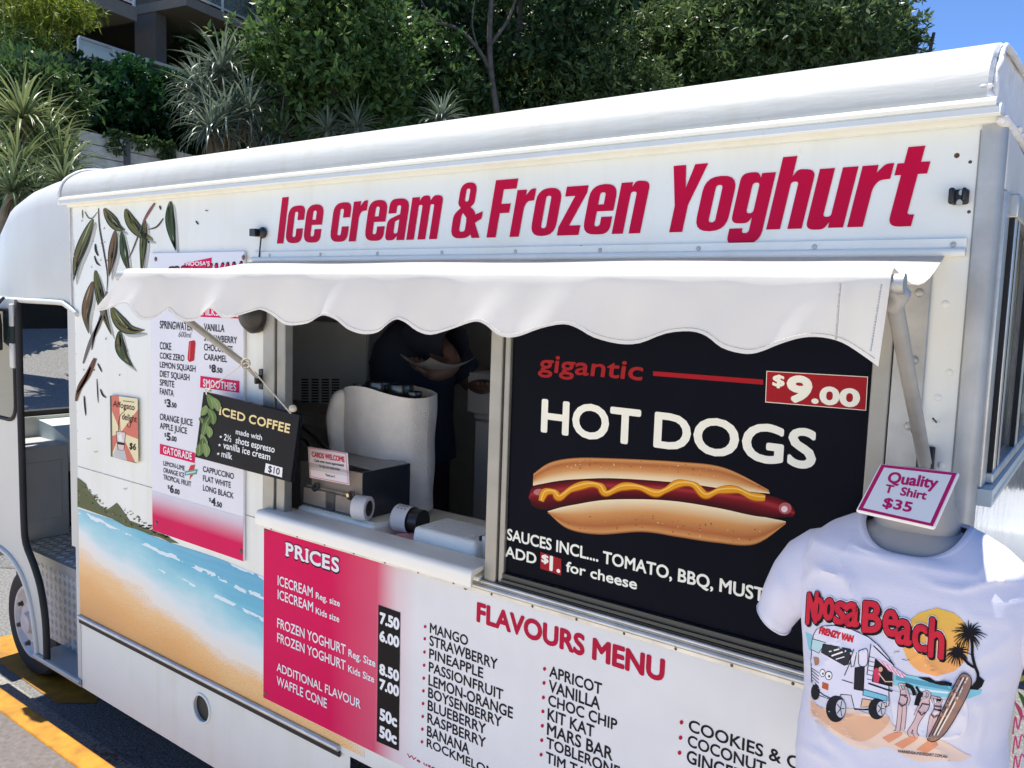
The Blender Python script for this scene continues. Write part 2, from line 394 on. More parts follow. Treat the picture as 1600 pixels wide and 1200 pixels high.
# ================================================================== FOOD VAN
van = thing('food_van', 'white ice cream van with scalloped awning, raised lettering and open serving window', 'food van', (-2.2, .95, ROAD_Z))
WD = 1.95; XL, XR = -3.665, -.228
pan = MB()
def face_rects(mb, xs, zs, skip, y):
    for i in range(len(xs)-1):
        for j in range(len(zs)-1):
            if (i, j) in skip: continue
            mb.quad((xs[i], y, zs[j]), (xs[i+1], y, zs[j]), (xs[i+1], y, zs[j+1]), (xs[i], y, zs[j+1]))
WX0, WX1, WZ0, WZ1 = -2.325, -.335, 1.125, 1.99
face_rects(pan, [XL, WX0, WX1, XR], [.425, WZ0, WZ1, 2.262], {(1, 1)}, 0)
for a, b in (((WX0, WZ0), (WX0, WZ1)), ((WX0, WZ1), (WX1, WZ1)), ((WX1, WZ1), (WX1, WZ0)), ((WX1, WZ0), (WX0, WZ0))):
    pan.quad((a[0], 0, a[1]), (b[0], 0, b[1]), (b[0], .03, b[1]), (a[0], .03, a[1]))
pan.quad((XL, 0, .1), (XL, 0, 2.262), (XL, .05, 2.262), (XL, .05, .1))
pan.build('side_panel', VANW, van)
rv = MB()
def rivet(x, z, r=.006, y=0.0): rv.lathe((x, y+.0005, z), (0, -1, 0), [(0, r), (.0018, r*.8), (.003, r*.35)], 8)
for i in range(12): rivet(-3.05-i*.055, 1.127-.004)
for z in np.arange(1.2, 2.25, .085): rivet(XL+.006, z, .005)
for z in (1.93, 1.80, 1.70, 1.62, 1.75): rivet(-.262+(.012 if z in (1.80, 1.62) else -.004), z, .008)
rv.each('rivet', VANW, van, smooth=60)
sm = MB(); sm.box(-3.66, -3.03, -.0012, 0, 1.1245, 1.1275); sm.box(-2.44, -2.33, -.0012, 0, 1.1245, 1.1275)
sm.box(-.2325, -.2305, -.0012, 0, .45, 2.25); sm.each('panel_seam', mat('seam_grey', (.30, .30, .29), .7), van)
dr = MB()
for x, y, r in ((1319/1, 645/1, 0),): pass
for px, py, r in ((1495, 243, .006), (1516, 253, .004), (908, 385, .004), (1514, 331, .004)):
    c = P(px, py); dr.lathe((c[0], .0005, c[2]), (0, -1, 0), [(0, r), (.001, r*.7)], 8)
dr.each('rust_spot', mat('rust_spot', (.10, .045, .015), .8, var=.6, scale=200), van)
# skirt with its round filler hole
def hole_panel(mb, x0, x1, z0, z1, cx, cz, r, y, dep, n=48):
    ci = []; ou = []
    angs = sorted(set([2*math.pi*i/n for i in range(n)]+[math.atan2(z-cz, x-cx) % (2*math.pi) for x in (x0, x1) for z in (z0, z1)]))
    for a in angs:
        dx, dz = math.cos(a), math.sin(a); t = min([(x1-cx)/dx if dx > 1e-9 else 1e9, (x0-cx)/dx if dx < -1e-9 else 1e9, (z1-cz)/dz if dz > 1e-9 else 1e9, (z0-cz)/dz if dz < -1e-9 else 1e9])
        ci.append((cx+r*dx, y, cz+r*dz)); ou.append((cx+t*dx, y, cz+t*dz))
    m = len(angs); mb.add(ci+ou, [(i, (i+1) % m, m+(i+1) % m, m+i) for i in range(m)])
    mb.add(ci+[(p[0], y+dep, p[2]) for p in ci], [(i, (i+1) % m, m+(i+1) % m, m+i) for i in range(m)])
sk = MB(); hole_panel(sk, XL, -2.0, .10, .425, -2.722, .311, .052, .003, .010)
sk.quad((XL, .003, .1), (-2.0, .003, .1), (-2.0, .03, .1), (XL, .03, .1)); sk.quad((XL, .003, .1), (XL, .003, .425), (XL, .06, .425), (XL, .06, .1))
skp = sk.build('skirt_panel', VANW, van)
rg = MB(); rings = []
for a in np.linspace(0, 2*math.pi, 40, endpoint=False):
    rings.append([(-2.722+math.cos(a)*(.056+.006*math.cos(b)), .002+.006*math.sin(b), .311+math.sin(a)*(.056+.006*math.cos(b))) for b in np.linspace(0, 2*math.pi, 8, endpoint=False)])
rings.append(rings[0]); rg.loft(rings, cap=False); rg.build('filler_ring', VANW, van, smooth=180)
MB().box(-2.80, -2.64, .0135, .02, .24, .39).build('filler_recess', BLACK, van)
tr = MB(); tr.tube([(XL, -.006, .437), (-1.935, -.006, .437)], .010, 12); tr.build('trim_strip', ALU, van, smooth=60)
tb = MB(); tb.box(XL, -1.93, -.008, .0, .408, .427); tb.build('trim_rubber', RUBBER, van, bevel=.003)
# rear wheel arch and wheel
ar = MB(); pts = [(-1.52+.37*math.cos(a), .0, .11+.335*math.sin(a)) for a in np.linspace(0, math.pi, 28)]
ar.tube([(p[0], -.004, p[2]) for p in pts], .016, 8)
ar.build('rear_wheel_arch', RUBBER, van, smooth=60)
MB().prism([(p[0], .004, p[2]) for p in pts], (0, .25, 0)).build('wheel_well', BLACK, van)
bp = MB(); face_rects(bp, [-2.0, -1.89], [.1, .425], set(), .003); face_rects(bp, [-1.15, XR], [.1, .425], set(), .003); bp.each('rear_skirt', VANW, van)
def wheel(cx, cy, R):
    w_ = MB(); T = .21
    w_.lathe((cx, cy+T, ROAD_Z+R), (0, -1, 0), [(0, R*.62), (0, R*.93), (.02, R*.985), (.05, R), (T-.05, R), (T-.02, R*.985), (T, R*.93), (T+.004, R*.80), (T-.004, R*.68), (T-.03, R*.62)], 56)
    ty = w_.build('wheel', RUBBER, van, smooth=40)
    r_ = MB(); r_.lathe((cx, cy+.04, ROAD_Z+R), (0, -1, 0), [(0, R*.63), (.045, R*.66), (.047, R*.60), (.03, R*.56), (.012, R*.50), (.016, R*.42), (.045, R*.36), (.05, R*.2), (.075, R*.17), (.078, R*.05)], 40)
    r_.build('rim', mat('rim_white', (.62, .57, .54), .6, var=.18, scale=12), ty, smooth=35)
    nn = MB()
    for i in range(6):
        a = i*math.pi/3+.35; c = (cx+math.cos(a)*R*.41, cy-.004, ROAD_Z+R+math.sin(a)*R*.41)
        nn.lathe(c, (0, -1, 0), [(0, .016), (.006, .016), (.007, .011), (.022, .011), (.024, .006)], 6)
    nn.each('wheel_nut', mat('nut_steel', (.10, .08, .07), .5, .6, var=.3), ty)
wheel(-4.545, .165, .30); wheel(-1.52, .12, .37); wheel(-4.42, 1.55, .37); wheel(-1.52, 1.6, .37)

# roof, end cap, gutter
prof = [(-.038, 2.286), (-.041, 2.31), (-.032, 2.346), (-.012, 2.375), (.02, 2.400), (.065, 2.422), (.15, 2.437), (.4, 2.458), (.7, 2.47), (WD/2, 2.474)]
prof = [tuple(p) for p in curve(prof, 4)]; prof += [(WD-y, z) for y, z in prof[-2::-1]]
XE0, XE1 = -3.69, -.222
rf = MB(); xs = np.linspace(XE0, XE1, 30)
rf.grid(lambda u, i: (u, prof[i][0], prof[i][1]), xs, range(len(prof)))
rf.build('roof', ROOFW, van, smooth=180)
ec = MB(); n = len(prof); inn = [(XE1-.012, y+(WD/2-y)*.03, z-.004) for y, z in prof]
ec.add([(XE1, y, z) for y, z in prof]+[(XE1+.006, y+(WD/2-y)*.012, z-.002) for y, z in prof]+[(XE1+.002, y+(WD/2-y)*.03, z-(z-2.28)*.05) for y, z in prof],
       [(i, i+1, n+i+1, n+i) for i in range(n-1)]+[(n+i, n+i+1, 2*n+i+1, 2*n+i) for i in range(n-1)]+[list(range(2*n, 3*n))])
LUMP = mat('sealant_white', (.74, .74, .73), .45, var=.08, scale=20, bump=1.0, bscale=30)
ec.build('roof_end_cap', LUMP, van, smooth=50)
sl_ = MB(); rr = random.Random(5)                     # the lumpy sealant round the end of the roof
sl_.tube([(XE1+.008+rr.uniform(-.002, .004), y+(WD/2-y)*.02, z-.006+rr.uniform(-.004, .004)) for y, z in prof[3::2]], .006, 8)
for t in np.linspace(0, 1, 26):
    sl_.ball((XE1-.30*t**1.6-.005, -.036, 2.293+.03*(1-t)**3*rr.random()+.004*rr.random()), .007, 5, (2.8, .6, .4+1.1*(1-t)*rr.random()))
sl_.build('roof_sealant', LUMP, van, smooth=180)
gt = MB()
sec = [(-.002, 2.290), (-.034, 2.288), (-.047, 2.280), (-.050, 2.268), (-.044, 2.264), (-.040, 2.272), (-.012, 2.274), (-.010, 2.260), (-.002, 2.258)]
gt.loft([[(x, y, z) for y, z in sec] for x in (XE0-.004, -2.5, -1.2, -.197)])
gt.tube([(XE0, -.041, 2.290), (-2.5, -.041, 2.290), (-.205, -.041, 2.290)], .0085, 8)
gt.build('gutter', VANW, van, smooth=40)

# awning rail below the raised lettering
rl = MB(); rl.box(-2.395, -.238, -.010, .0, 2.030, 2.052); rl.tube([(-2.395, -.012, 2.026), (-.238, -.012, 2.026)], .009, 10)
rlo = rl.build('awning_rail', VANW, van, smooth=50)
sc = MB()
for x in np.linspace(-2.3, -.26, 9): sc.lathe((x, -.0095, 2.041), (0, -1, 0), [(0, .006), (.002, .005), (.0025, .0015)], 10)
sc.each('screw', ALUD, rlo)

# ------------------------------------------------------------------ raised sign lettering
s, ct = .17, .27
def rr4(x0, y0, x1, y1, r): return [(x0, y0, r), (x1, y0, r), (x1, y1, r), (x0, y1, r)]
GL = {
 'I': [[[(0, 0), (.18, 0), (.18, 1), (0, 1)]]],
 'o': [[rr4(0, 0, .44, .8, .21), rr4(.175, .13, .265, .67, .045)]],
 'c': [[[(0, 0, .21), (.44, 0, .21), (.44, .31), (.265, .31), (.265, .13, .045), (.175, .13, .045), (.175, .67, .045), (.265, .67, .045), (.265, .49), (.44, .49), (.44, .8, .21), (0, .8, .21)]]],
 'e': [[[(0, 0, .21), (.44, 0, .21), (.44, .28), (.265, .28), (.265, .13, .045), (.175, .13, .045), (.175, .37), (.44, .37), (.44, .8, .21), (0, .8, .21)], [(.175, .48), (.265, .48), (.265, .67, .045), (.175, .67, .045)]]],
 'r': [[[(0, 0), (.175, 0), (.175, .50, .04), (.22, .60, .05), (.34, .61), (.34, .81), (.25, .81, .06), (.175, .70), (.175, .8), (0, .8)]]],
 'a': [[[(0, 0, .14), (.2, 0, .06), (.265, .09), (.265, 0), (.44, 0), (.44, .8, .21), (0, .8, .21), (0, .52), (.175, .52), (.175, .67, .045), (.265, .67, .045), (.265, .5), (0, .40, .1)], [(.175, .13, .045), (.265, .13, .045), (.265, .40), (.175, .36)]]],
 'm': [[[(0, 0), (.165, 0), (.165, .65, .03), (.245, .65, .03), (.245, 0), (.41, 0), (.41, .65, .03), (.49, .65, .03), (.49, 0), (.655, 0), (.655, .8, .13), (.46, .82, .08), (.40, .72), (.37, .82, .06), (.22, .82, .06), (.165, .72), (.165, .8), (0, .8)]]],
 'F': [[[(0, 0), (.18, 0), (.18, .42), (.36, .42), (.36, .58), (.18, .58), (.18, .83), (.42, .83), (.42, 1), (0, 1)]]],
 'z': [[[(0, 0), (.37, 0), (.37, .16), (.18, .16), (.38, .68), (.38, .8), (.02, .8), (.02, .64), (.19, .64), (0, .14)]]],
 'n': [[[(0, 0), (.175, 0), (.175, .65, .04), (.265, .65, .04), (.265, 0), (.44, 0), (.44, .8, .17), (.22, .82, .07), (.175, .72), (.175, .8), (0, .8)]]],
 'Y': [[[(.14, 0), (.33, 0), (.33, .40), (.49, 1), (.31, 1), (.245, .66), (.18, 1), (0, 1), (.14, .40)]]],
 'g': [[[(.44, .8), (.265, .8), (.265, .73), (.22, .82, .07), (0, .82, .19), (0, .10, .17), (.22, .10, .06), (.265, .18), (.265, -.04, .045), (.175, -.04, .045), (.175, .03), (0, .03), (0, -.2, .16), (.44, -.2, .19)], rr4(.175, .24, .265, .67, .045)]],
 'h': [[[(0, 0), (.175, 0), (.175, .65, .04), (.265, .65, .04), (.265, 0), (.44, 0), (.44, .8, .17), (.22, .82, .07), (.175, .72), (.175, 1), (0, 1)]]],
 'u': [[[(0, .8), (.175, .8), (.175, .15, .04), (.265, .15, .04), (.265, .8), (.44, .8), (.44, 0), (.265, 0), (.265, .08), (.22, -.02, .07), (0, -.02, .17)]]],
 't': [[[(0, .8), (0, .65), (.07, .65), (.07, -.01, .14), (.32, -.01), (.32, .14), (.245, .14, .04), (.245, .65), (.34, .65), (.34, .8), (.245, .8), (.245, 1.0), (.07, 1.0), (.07, .8)]]],
 '&': [[[(.0, .0, .2), (.46, 0, .2), (.46, .46, .1), (.33, .56), (.40, .62, .1), (.40, 1.0, .18), (.06, 1.0, .18), (.06, .62, .1), (.13, .55), (.0, .44, .12)], [(.17, .12, .05), (.29, .12, .05), (.29, .36, .03), (.19, .46), (.17, .40)], [(.19, .66, .04), (.27, .66, .04), (.27, .89, .04), (.19, .89, .04)]],
       [[(.28, .34), (.46, .0), (.62, .0), (.36, .48)]], [[(.46, .26), (.60, .34), (.60, .47), (.46, .42)]]],
}
GW = {'I': .18, 'r': .33, 'm': .655, 'F': .40, 'z': .38, 'Y': .45, 't': .33, '&': .6}
sg = Art(lambda x, y: P(x, y), base=.0)
RED = (.53, .0058, .05); sg.col = RED
def headline(word, xl, xr, z0, hgt, gap=.045, shear=.20):
    tot = sum(GW.get(ch, .44) for ch in word)+gap*(len(word)-1); k = (xr-xl)/tot; x = 0
    for ch in word:
        for li, loops in enumerate(GL[ch]):
            v, f = fill2d([rnd_loop(lp) for lp in loops])
            sg.put([(xl+(q[0]+x)*k+shear*q[1]*hgt*.9, -.0015-li*.0003, z0+q[1]*hgt) for q in v], f, RED)
        x += GW.get(ch, .44)+gap
zb, ht = 2.0795, .150
for word, a, b in (('Ice', 433, 500), ('cream', 515, 683), ('&', 703, 748), ('Frozen', 760, 1000), ('Yoghurt', 1030, 1424)):
    headline(word, P(a, 384)[0], P(b, 370)[0], zb, ht)
sg.build('sign_lettering', INKG, van)

# ------------------------------------------------------------------ cab: hood, doorway, front quarter, interior
st = []
for x, y0, zt, zlow in ((-3.655, .003, 2.452, 1.845), (-3.80, .0, 2.452, 1.845), (-4.0, .003, 2.442, 1.845), (-4.2, .014, 2.42, 1.846), (-4.4, .035, 2.38, 1.848), (-4.6, .08, 2.31, 1.85), (-4.78, .14, 2.20, 1.852), (-4.90, .24, 2.06, 1.855), (-4.96, .36, 1.90, 1.86)):
    ring = []; cr = .17; zs = zt-cr
    ring.append((x, y0, zlow)); ring.append((x, y0-.004, (zlow+zs)/2))
    for a in np.linspace(0, math.pi/2, 8): ring.append((x, y0+cr*(1-math.cos(a)), zs+cr*.85*math.sin(a)))
    ring += [(x, .5, zt-.008), (x, WD/2, zt)]
    ring += [(q[0], WD-q[1], q[2]) for q in ring[-2::-1]]; st.append(ring)
st.append([(-4.975, q[1], min(q[2], 1.87)) for q in st[-1]])
cb = MB(); cb.loft(st, cap=False); cb.add(st[-1], [list(range(len(st[-1])))])
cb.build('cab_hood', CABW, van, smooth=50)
sj = MB(); sj.tube([(-3.691, y-.004, z+.003) for y, z in prof[:30]], .006, 6); sj.tube([(-3.688, -.003, z) for z in np.linspace(1.84, 2.26, 5)], .004, 6)
sj.build('cab_seam', LUMP, van, smooth=60)
bd = MB(); bd.tube(curve([(-4.6, .07, 1.85), (-4.4, .03, 1.848), (-4.1, .0, 1.848), (-3.80, -.004, 1.847), (-3.735, -.004, 1.838), (-3.63, -.004, 1.80)], 5), .012, 8)
bd.build('door_bead', CABW, van, smooth=180)
# pillar behind the doorway
pl = MB(); pl.box(-3.735, XL, .002, .05, .75, 1.846); pl.box(-3.70, XL, .002, .05, .1, .75)
# front quarter panel: outline with arch, window cut as a separate pane in front
fq = MB()
arch = [(-4.122, .11), (-4.122, .156), (-4.144, .263), (-4.186, .385), (-4.264, .487), (-4.368, .546), (-4.492, .573), (-4.62, .57), (-4.75, .52), (-4.85, .42)]
outer = [(-4.030, .11), (-4.030, .191), (-4.038, .326), (-4.080, .472), (-4.150, .575), (-4.225, .66), (-4.242, .78), (-4.244, 1.0), (-4.246, 1.3), (-4.246, 1.6), (-4.246, 1.85)]
left = [(-4.9, 1.85), (-4.9, .42)]
poly = outer+left+arch[::-1]
v_, f_ = fill2d([poly]); q0 = [(p[0], .006, p[1]) for p in v_]; fq.add(q0, f_)
nb = len(outer+left+arch)
ring_a = [(p[0], .006, p[1]) for p in arch[:9]]; fq.add(ring_a+[(q[0], .05, q[2]) for q in ring_a], [(i, i+1, 9+i+1, 9+i) for i in range(8)])
ring_b = [(p[0], .006, p[1]) for p in outer]; m_ = len(ring_b); fq.add(ring_b+[(q[0]+.0, .018, q[2]) for q in ring_b], [(i, i+1, m_+i+1, m_+i) for i in range(m_-1)])
fq.build('front_quarter_panel', CABW, van)
lipm = MB(); lipm.tube([(p[0]+.010, .003, p[1]+.006) for p in curve(arch, 3)], .013, 10); lipm.build('wheel_arch_lip', CABW, van, smooth=180)
dsl = MB(); dsl.tube(curve([(p[0]+.016, .006, p[1]+(.004 if p[1] < .7 else 0)) for p in outer], 3), .017, 8); dsl.build('door_seal', RUBBER, van, smooth=180)
fw_ = MB(); fw_.prism([(x, .0035, z) for x, z in rnd_loop([(-4.72, 1.26, .05), (-4.272, 1.26, .09), (-4.272, 1.80, .04), (-4.72, 1.80, .04)])], (0, .004, 0))
fwo = fw_.build('quarter_window', mat('dark_teal_glass', (.05, .085, .085), .06, var=.3, scale=3, spec=.8), van)
ps = rnd_loop([(-4.72, 1.26, .05), (-4.272, 1.26, .09), (-4.272, 1.80, .04), (-4.72, 1.80, .04)]); g_ = MB(); g_.tube([(x, .002, z) for x, z in ps+ps[:1]], .010, 8); g_.build('window_seal', RUBBER, fwo, smooth=180)
hd = MB(); hd.box(-4.30, -4.255, -.012, .004, 1.52, 1.64); hd.box(-4.30, -4.262, -.010, .004, 1.72, 1.83)
hd.each('door_hinge', CABW, van, bevel=.006)
mir = MB(); mir.loft([[(-4.40+.085*a, yy+.02*abs(a), 1.71+.12*b-.02*a) for a, b in ((-1, -.8), (0, -1), (1, -.7), (1, .3), (.9, .75), (0, .8), (-1, .8))] for yy in (-.13, -.05)])
mir.tube([(-4.40, -.06, 1.77), (-4.34, -.01, 1.86)], .008, 6)
mir.build('side_mirror', BLACK, van, bevel=.006, fix=True)
pl.build('door_pillar', CABW, van)
# step well with tread plate
TREAD = mat('tread_plate', (.36, .38, .385), .45, .25, var=.08, scale=4, bump=.05)
stp = MB(); stp.box(-4.13, XL, .0, .13, .10, .13); lft = [(p[0]*1.092, 1.9+(p[1]-1.9)*1.074) for p in outer if p[1] < .7]; lft = [(-4.40, .13)]+[q for q in lft if q[1] > .14]
stp.prism([(x, .13, z) for x, z in [(XL, .13)]+lft[:-1]+[(lft[-1][0], .55), (XL, .55)]], (0, .02, 0)); stp.box(-4.75, -3.4, .15, .24, .53, .55); stp.box(-4.75, -3.3, .24, 1.2, .53, .55)
stp.tube([(-4.12, -.002, .125), (XL, -.002, .125)], .012, 8)
so = stp.build('entry_step', TREAD, van)
br = MB()
for (o, a, b) in ((np.array([-4.40, .1295, .15]), np.array([1, 0, 0]), np.array([0, 0, 1])), (np.array([-4.74, .16, .5515]), np.array([1, 0, 0]), np.array([0, 1, 0]))):
    nn_ = np.cross(a, b)
    for i in range(26):
        for j in range(9):
            c = o+a*(i*.046+.02)+b*(j*.046+.01)
            if b[2] and (j*.046 > .36 or c[0] > XL-.03 or c[0] < np.interp(c[2], [q[1] for q in lft], [q[0] for q in lft])+.03): continue
            sgn = 1 if (i+j) % 2 else -1
            for k in range(4):
                q = c+(a*.0075*(k-1.5)+b*.0075*(k-1.5)*-sgn)*.9; t = (a*sgn+b)*.0125
                br.obox(q-t-np.abs(nn_)*.0012*(1 if b[2] else -1)*1.0, 2*t, (a-b*sgn)*.0026, nn_*.0022)
br.build('tread_bars', mat('tread_bar_metal', (.80, .82, .83), .3, .2), so)
# cab interior
CABIN = mat('cab_grey_white', (.46, .50, .50), .5, var=.06)
ci = MB(); ci.box(-5.0, -4.60, .13, .40, .5505, 1.06); ci.build('cab_console', mat('console_grey', (.42, .43, .43), .5), van, bevel=.008)
MB().box(-4.602, -4.594, .17, .36, .66, .98).build('console_door', mat('console_grey', (.42, .43, .43), .5), van, bevel=.004)
das = MB(); sec = [(-5.1, .98), (-4.80, .86), (-4.66, .90), (-4.60, 1.0), (-4.64, 1.09), (-4.8, 1.14), (-5.1, 1.17)]
das.loft([[(x, y, z) for x, z in sec] for y in (.40, .8, 1.4, 1.85)]); das.build('dashboard', mat('dash_aqua_white', (.55, .64, .64), .5), van, smooth=40)
gh = MB(); gh.tube(curve([(-4.62, .44, 1.08), (-4.60, .43, 1.16), (-4.62, .48, 1.20), (-4.64, .62, 1.22), (-4.64, .85, 1.22)], 5), .016, 10); gh.build('grab_handle', mat('dash_aqua_white', (.55, .64, .64), .5), van, smooth=180)
MB().box(-5.05, -4.78, .3, 1.75, .2, .86).build('firewall', BLACK, van)
sw = MB(); cS = np.array([-4.36, .64, 1.02]); axS = np.array([.75, 0, .66]); uS = np.array([0, 1, 0]); vS = np.cross(axS, uS)
sw.tube([cS+.19*(uS*math.cos(a)+vS*math.sin(a)) for a in np.linspace(0, 2*math.pi, 33)], .013, 8, cap=False)
for a in (.3, 2.8, 4.7): sw.tube([cS+.02*(uS*math.cos(a)+vS*math.sin(a)), cS+.18*(uS*math.cos(a)+vS*math.sin(a))], .012, 6)
sw.lathe(cS, axS, [(-.02, .05), (.015, .05), (.02, .03)], 20); sw.tube([cS, cS-axS*.35], .02, 8)
sw.build('steering_wheel', mat('wheel_pale_grey', (.40, .42, .41), .45), van, smooth=60)
sw2 = MB(); sw2.tube([(-4.52, .66, 1.06), (-4.44, .50, 1.17)], .004, 6); sw2.build('indicator_stalk', BLACK, van)
# windscreen
ws = MB(); ws.quad((-5.02, .16, 1.20), (-5.02, WD-.16, 1.20), (-4.93, WD-.2, 1.84), (-4.93, .2, 1.84)); wso = ws.build('windscreen', glass_mat('clear_glass', (.02, .03, .03), .10), van)
wf = MB(); wf.box(-5.05, -4.98, .1, WD-.1, 1.17, 1.205); wf.build('windscreen_seal', RUBBER, wso)
wb = MB(); wb.quad((-4.949, .2, 1.68), (-4.949, WD-.2, 1.68), (-4.928, WD-.2, 1.835), (-4.928, .2, 1.835)); wb.build('dark_band', mat('navy_band', (.010, .018, .032), .2), wso)  # dark navy band across the top of the windscreen
sv = MB(); sv.box(-5.07, -4.96, .08, WD-.08, .4, 1.175); sv.box(-5.0, -4.6, WD-.06, WD, .3, 1.86); sv.build('front_panel', CABW, van)
hl = MB(); hl.box(-4.9, -3.7, .05, WD-.05, 1.835, 1.85); hl.build('cab_headliner', mat('headliner_beige', (.42, .40, .36), .8), van)

# ------------------------------------------------------------------ rear end of the van
cp = MB(); cp.loft([[(-.2285, -.004, z), (-.205, -.006, z), (-.193, .004, z), (-.190, .018, z), (-.190, .036, z), (-.2, .036, z), (-.2, .004, z), (-.2285, .004, z)] for z in (.1, 2.259)])
cp.build('corner_post', ALUD, van, smooth=50)
rw = MB(); rw.box(-.21, -.195, .037, WD-.1, .2, 1.56)
rb = MB(); rb.box(-.21, -.188, .037, WD, 2.145, 2.255); rb.build('rear_top_beam', mat('beam_grey_white', (.62, .62, .60), .45, var=.08), van, bevel=.004)
rw.build('rear_panel', mat('rear_panel_bright', (.55, .60, .60), .16, .75, var=.12, scale=6, bump=.25, bscale=12), van)
rs = MB(); rs.box(-.205, -.165, .037, WD-.1, 1.545, 1.578); rs.tube([(-.170, .06, 1.556), (-.172, WD-.1, 1.562)], .008, 8); rs.build('rear_sill', mat('sill_aqua_white', (.60, .66, .65), .3, var=.05), van, smooth=50)
rg2 = MB(); rg2.tube([(-.196, -.02, 2.262), (-.190, .3, 2.272), (-.188, 1.0, 2.278), (-.19, WD, 2.262)], .011, 8)
for i in range(2, 26): rg2.ball((-.182, -.03+i*.075, 2.266+.008*random.random()), .009, 5, (.7, 1.8, .7+.5*random.random()))
rg2.build('rear_gutter', LUMP, van, smooth=180)
rwin = MB()
rwin.box(-.200, -.184, .040, .105, 1.5785, 2.145)
for y in (.150, .205, .56, .60, 1.02, 1.42, 1.82): rwin.box(-.200, -.176, y, y+.03, 1.5785, 2.145)
rwin.box(-.200, -.170, .106, WD-.1, 2.10, 2.1455); rwin.box(-.200, -.172, .106, WD-.1, 1.5785, 1.60)
rwo = rwin.build('rear_window', ALU, van, bevel=.003)
gp = MB(); gp.box(-.189, -.186, .11, 1.82, 1.595, 2.105); gp.build('rear_pane', glass_mat('dark_glass', (.02, .025, .03), .14), rwo)
gk = MB()
for y in (.112, .186, .548, .638): gk.box(-.186, -.176, y, y+.012, 1.60, 2.10)
gk.each('window_gasket', RUBBER, rwo)
far = MB(); face_rects(far, [-4.6, -.2], [.1, 2.27], set(), WD); far.build('far_side_panel', VANW, van)

# ------------------------------------------------------------------ serving window frame, sill rail, counter flap
fr = MB()
fr.box(-2.335, -2.275, -.010, .02, 1.128, 1.99); fr.box(-2.268, -2.225, -.004, .03, 1.128, 1.99); fr.box(-2.2755, -2.2675, .004, .03, 1.128, 1.99)
fr.box(-1.352, -1.312, -.010, .02, 1.128, 1.99); fr.box(-1.308, -1.290, -.004, .03, 1.128, 1.99)
fr.box(-.388, -.352, -.004, .03, 1.128, 1.99); fr.box(-2.33, -.34, -.004, .03, 1.985, 2.02)
fro = fr.build('window_frame', ALUB, van, bevel=.003)
fs = MB(); fs.box(-.350, -.292, -.006, .0, 1.10, 2.018); fso = fs.build('frame_flashing', ALUD, fro, bevel=.002)
rvt = MB()
for z in (1.95, 1.82, 1.69, 1.42): rvt.lathe((-.312, -.006, z), (0, -1, 0), [(0, .009), (.002, .008), (.004, .003)], 10)
rvt.each('frame_rivet', ALUD, van, smooth=50)
rt_ = MB(); rt_.box(-1.292, -.352, -.012, .01, 1.150, 1.158); rt_.box(-1.292, -.352, -.006, .02, 1.158, 1.172); rt_.box(-1.31, -.352, -.010, .012, 1.136, 1.146)
rt_.build('window_track', mat('dark_track', (.05, .055, .055), .4, .5), van)
sr = MB(); sr.box(-2.335, -.31, -.014, .0, 1.104, 1.132); sr.tube([(-2.335, -.016, 1.122), (-.31, -.016, 1.122)], .0075, 10); sr.tube([(-1.36, -.014, 1.138), (-.31, -.014, 1.138)], .005, 8)
sro = sr.build('sill_rail', ALU, van, smooth=50)
scw = MB()
for x in np.linspace(-2.28, -.36, 15): scw.lathe((x, -.0140, 1.109), (0, -1, 0), [(0, .004), (.001, .003)], 8)
scw.each('sill_screw', mat('nut_steel', (.10, .08, .07), .5, .6, var=.3), sro)
cf = MB(); sec = [(.06, 1.172), (.0, 1.176)]+[(-.036+.036*0-.018*math.sin(a)-.0, 1.158+.018*math.cos(a)) for a in np.linspace(.1, 1.6, 7)]+[(-.055, 1.140), (-.053, 1.128), (-.046, 1.128), (-.047, 1.142), (-.04, 1.158), (.0, 1.166), (.06, 1.164)]
cf.loft([[(x, y, z) for y, z in sec] for x in (-2.315, -1.362)]); cf.build('counter_flap', COUNTER, van, smooth=50)
ctb = MB(); ctb.box(-2.32, -1.32, .06, .52, 1.095, 1.13); ctb.box(-1.40, -1.362, -.02, .05, 1.135, 1.15)
ctb.build('counter', COUNTER, van, bevel=.004)

# hot dog window sign
hz = MB(); hz.box(-1.288, -.388, .006, .010, 1.165, 1.99)
hd_ = hz.build('hot_dog_window', mat('navy_black_vinyl', (.0045, .0055, .0110), .24, var=.2, scale=2, spec=.035), van)
Z2 = sub_img(780, 480, .4)
ha = Art(lambda x, y: P(x, y, .006)); OFFW = rgb(228, 224, 212, 1.2); HRED = (.36, .014, .022)
ha.text('gigantic', (842, 582), (1003, 591), (842, 553), (.33, .016, .02), bold=.03, shear=.10)
ha.text('HOT', (847, 675), (998, 692.5), (848, 625), OFFW, bold=.042)
ha.text('DOGS', (1023, 699), (1272, 729), (1023, 645), OFFW, bold=.042)
ha.poly([(1021, 580), (1193, 593), (1193, 601), (1021, 587)], (.36, .012, .02))
ha.build('heading_lettering', INK, hd_); ha = Art(lambda x, y: P(x, y, .006))
ha.text('SAUCES INCL.... TOMATO, BBQ, MUSTARD', (793, 841), (1254, 957), (793, 826), OFFW, bold=.035)
ha.text('ADD', (790, 870), (838, 880), (790, 853), OFFW, bold=.035)
ha.text('for cheese', (885, 894), (995, 919), (885, 877), OFFW, bold=.035)
ha.poly([(845, 862), (877.5, 873), (877.5, 899), (845, 888)], HRED); ha.text('$', (847, 877), (857, 880), (847, 866), OFFW, bold=.07); ha.text('1.', (860, 890), (875, 894), (860, 869), OFFW, bold=.06)
ha.build('sauce_lettering', INK, hd_)
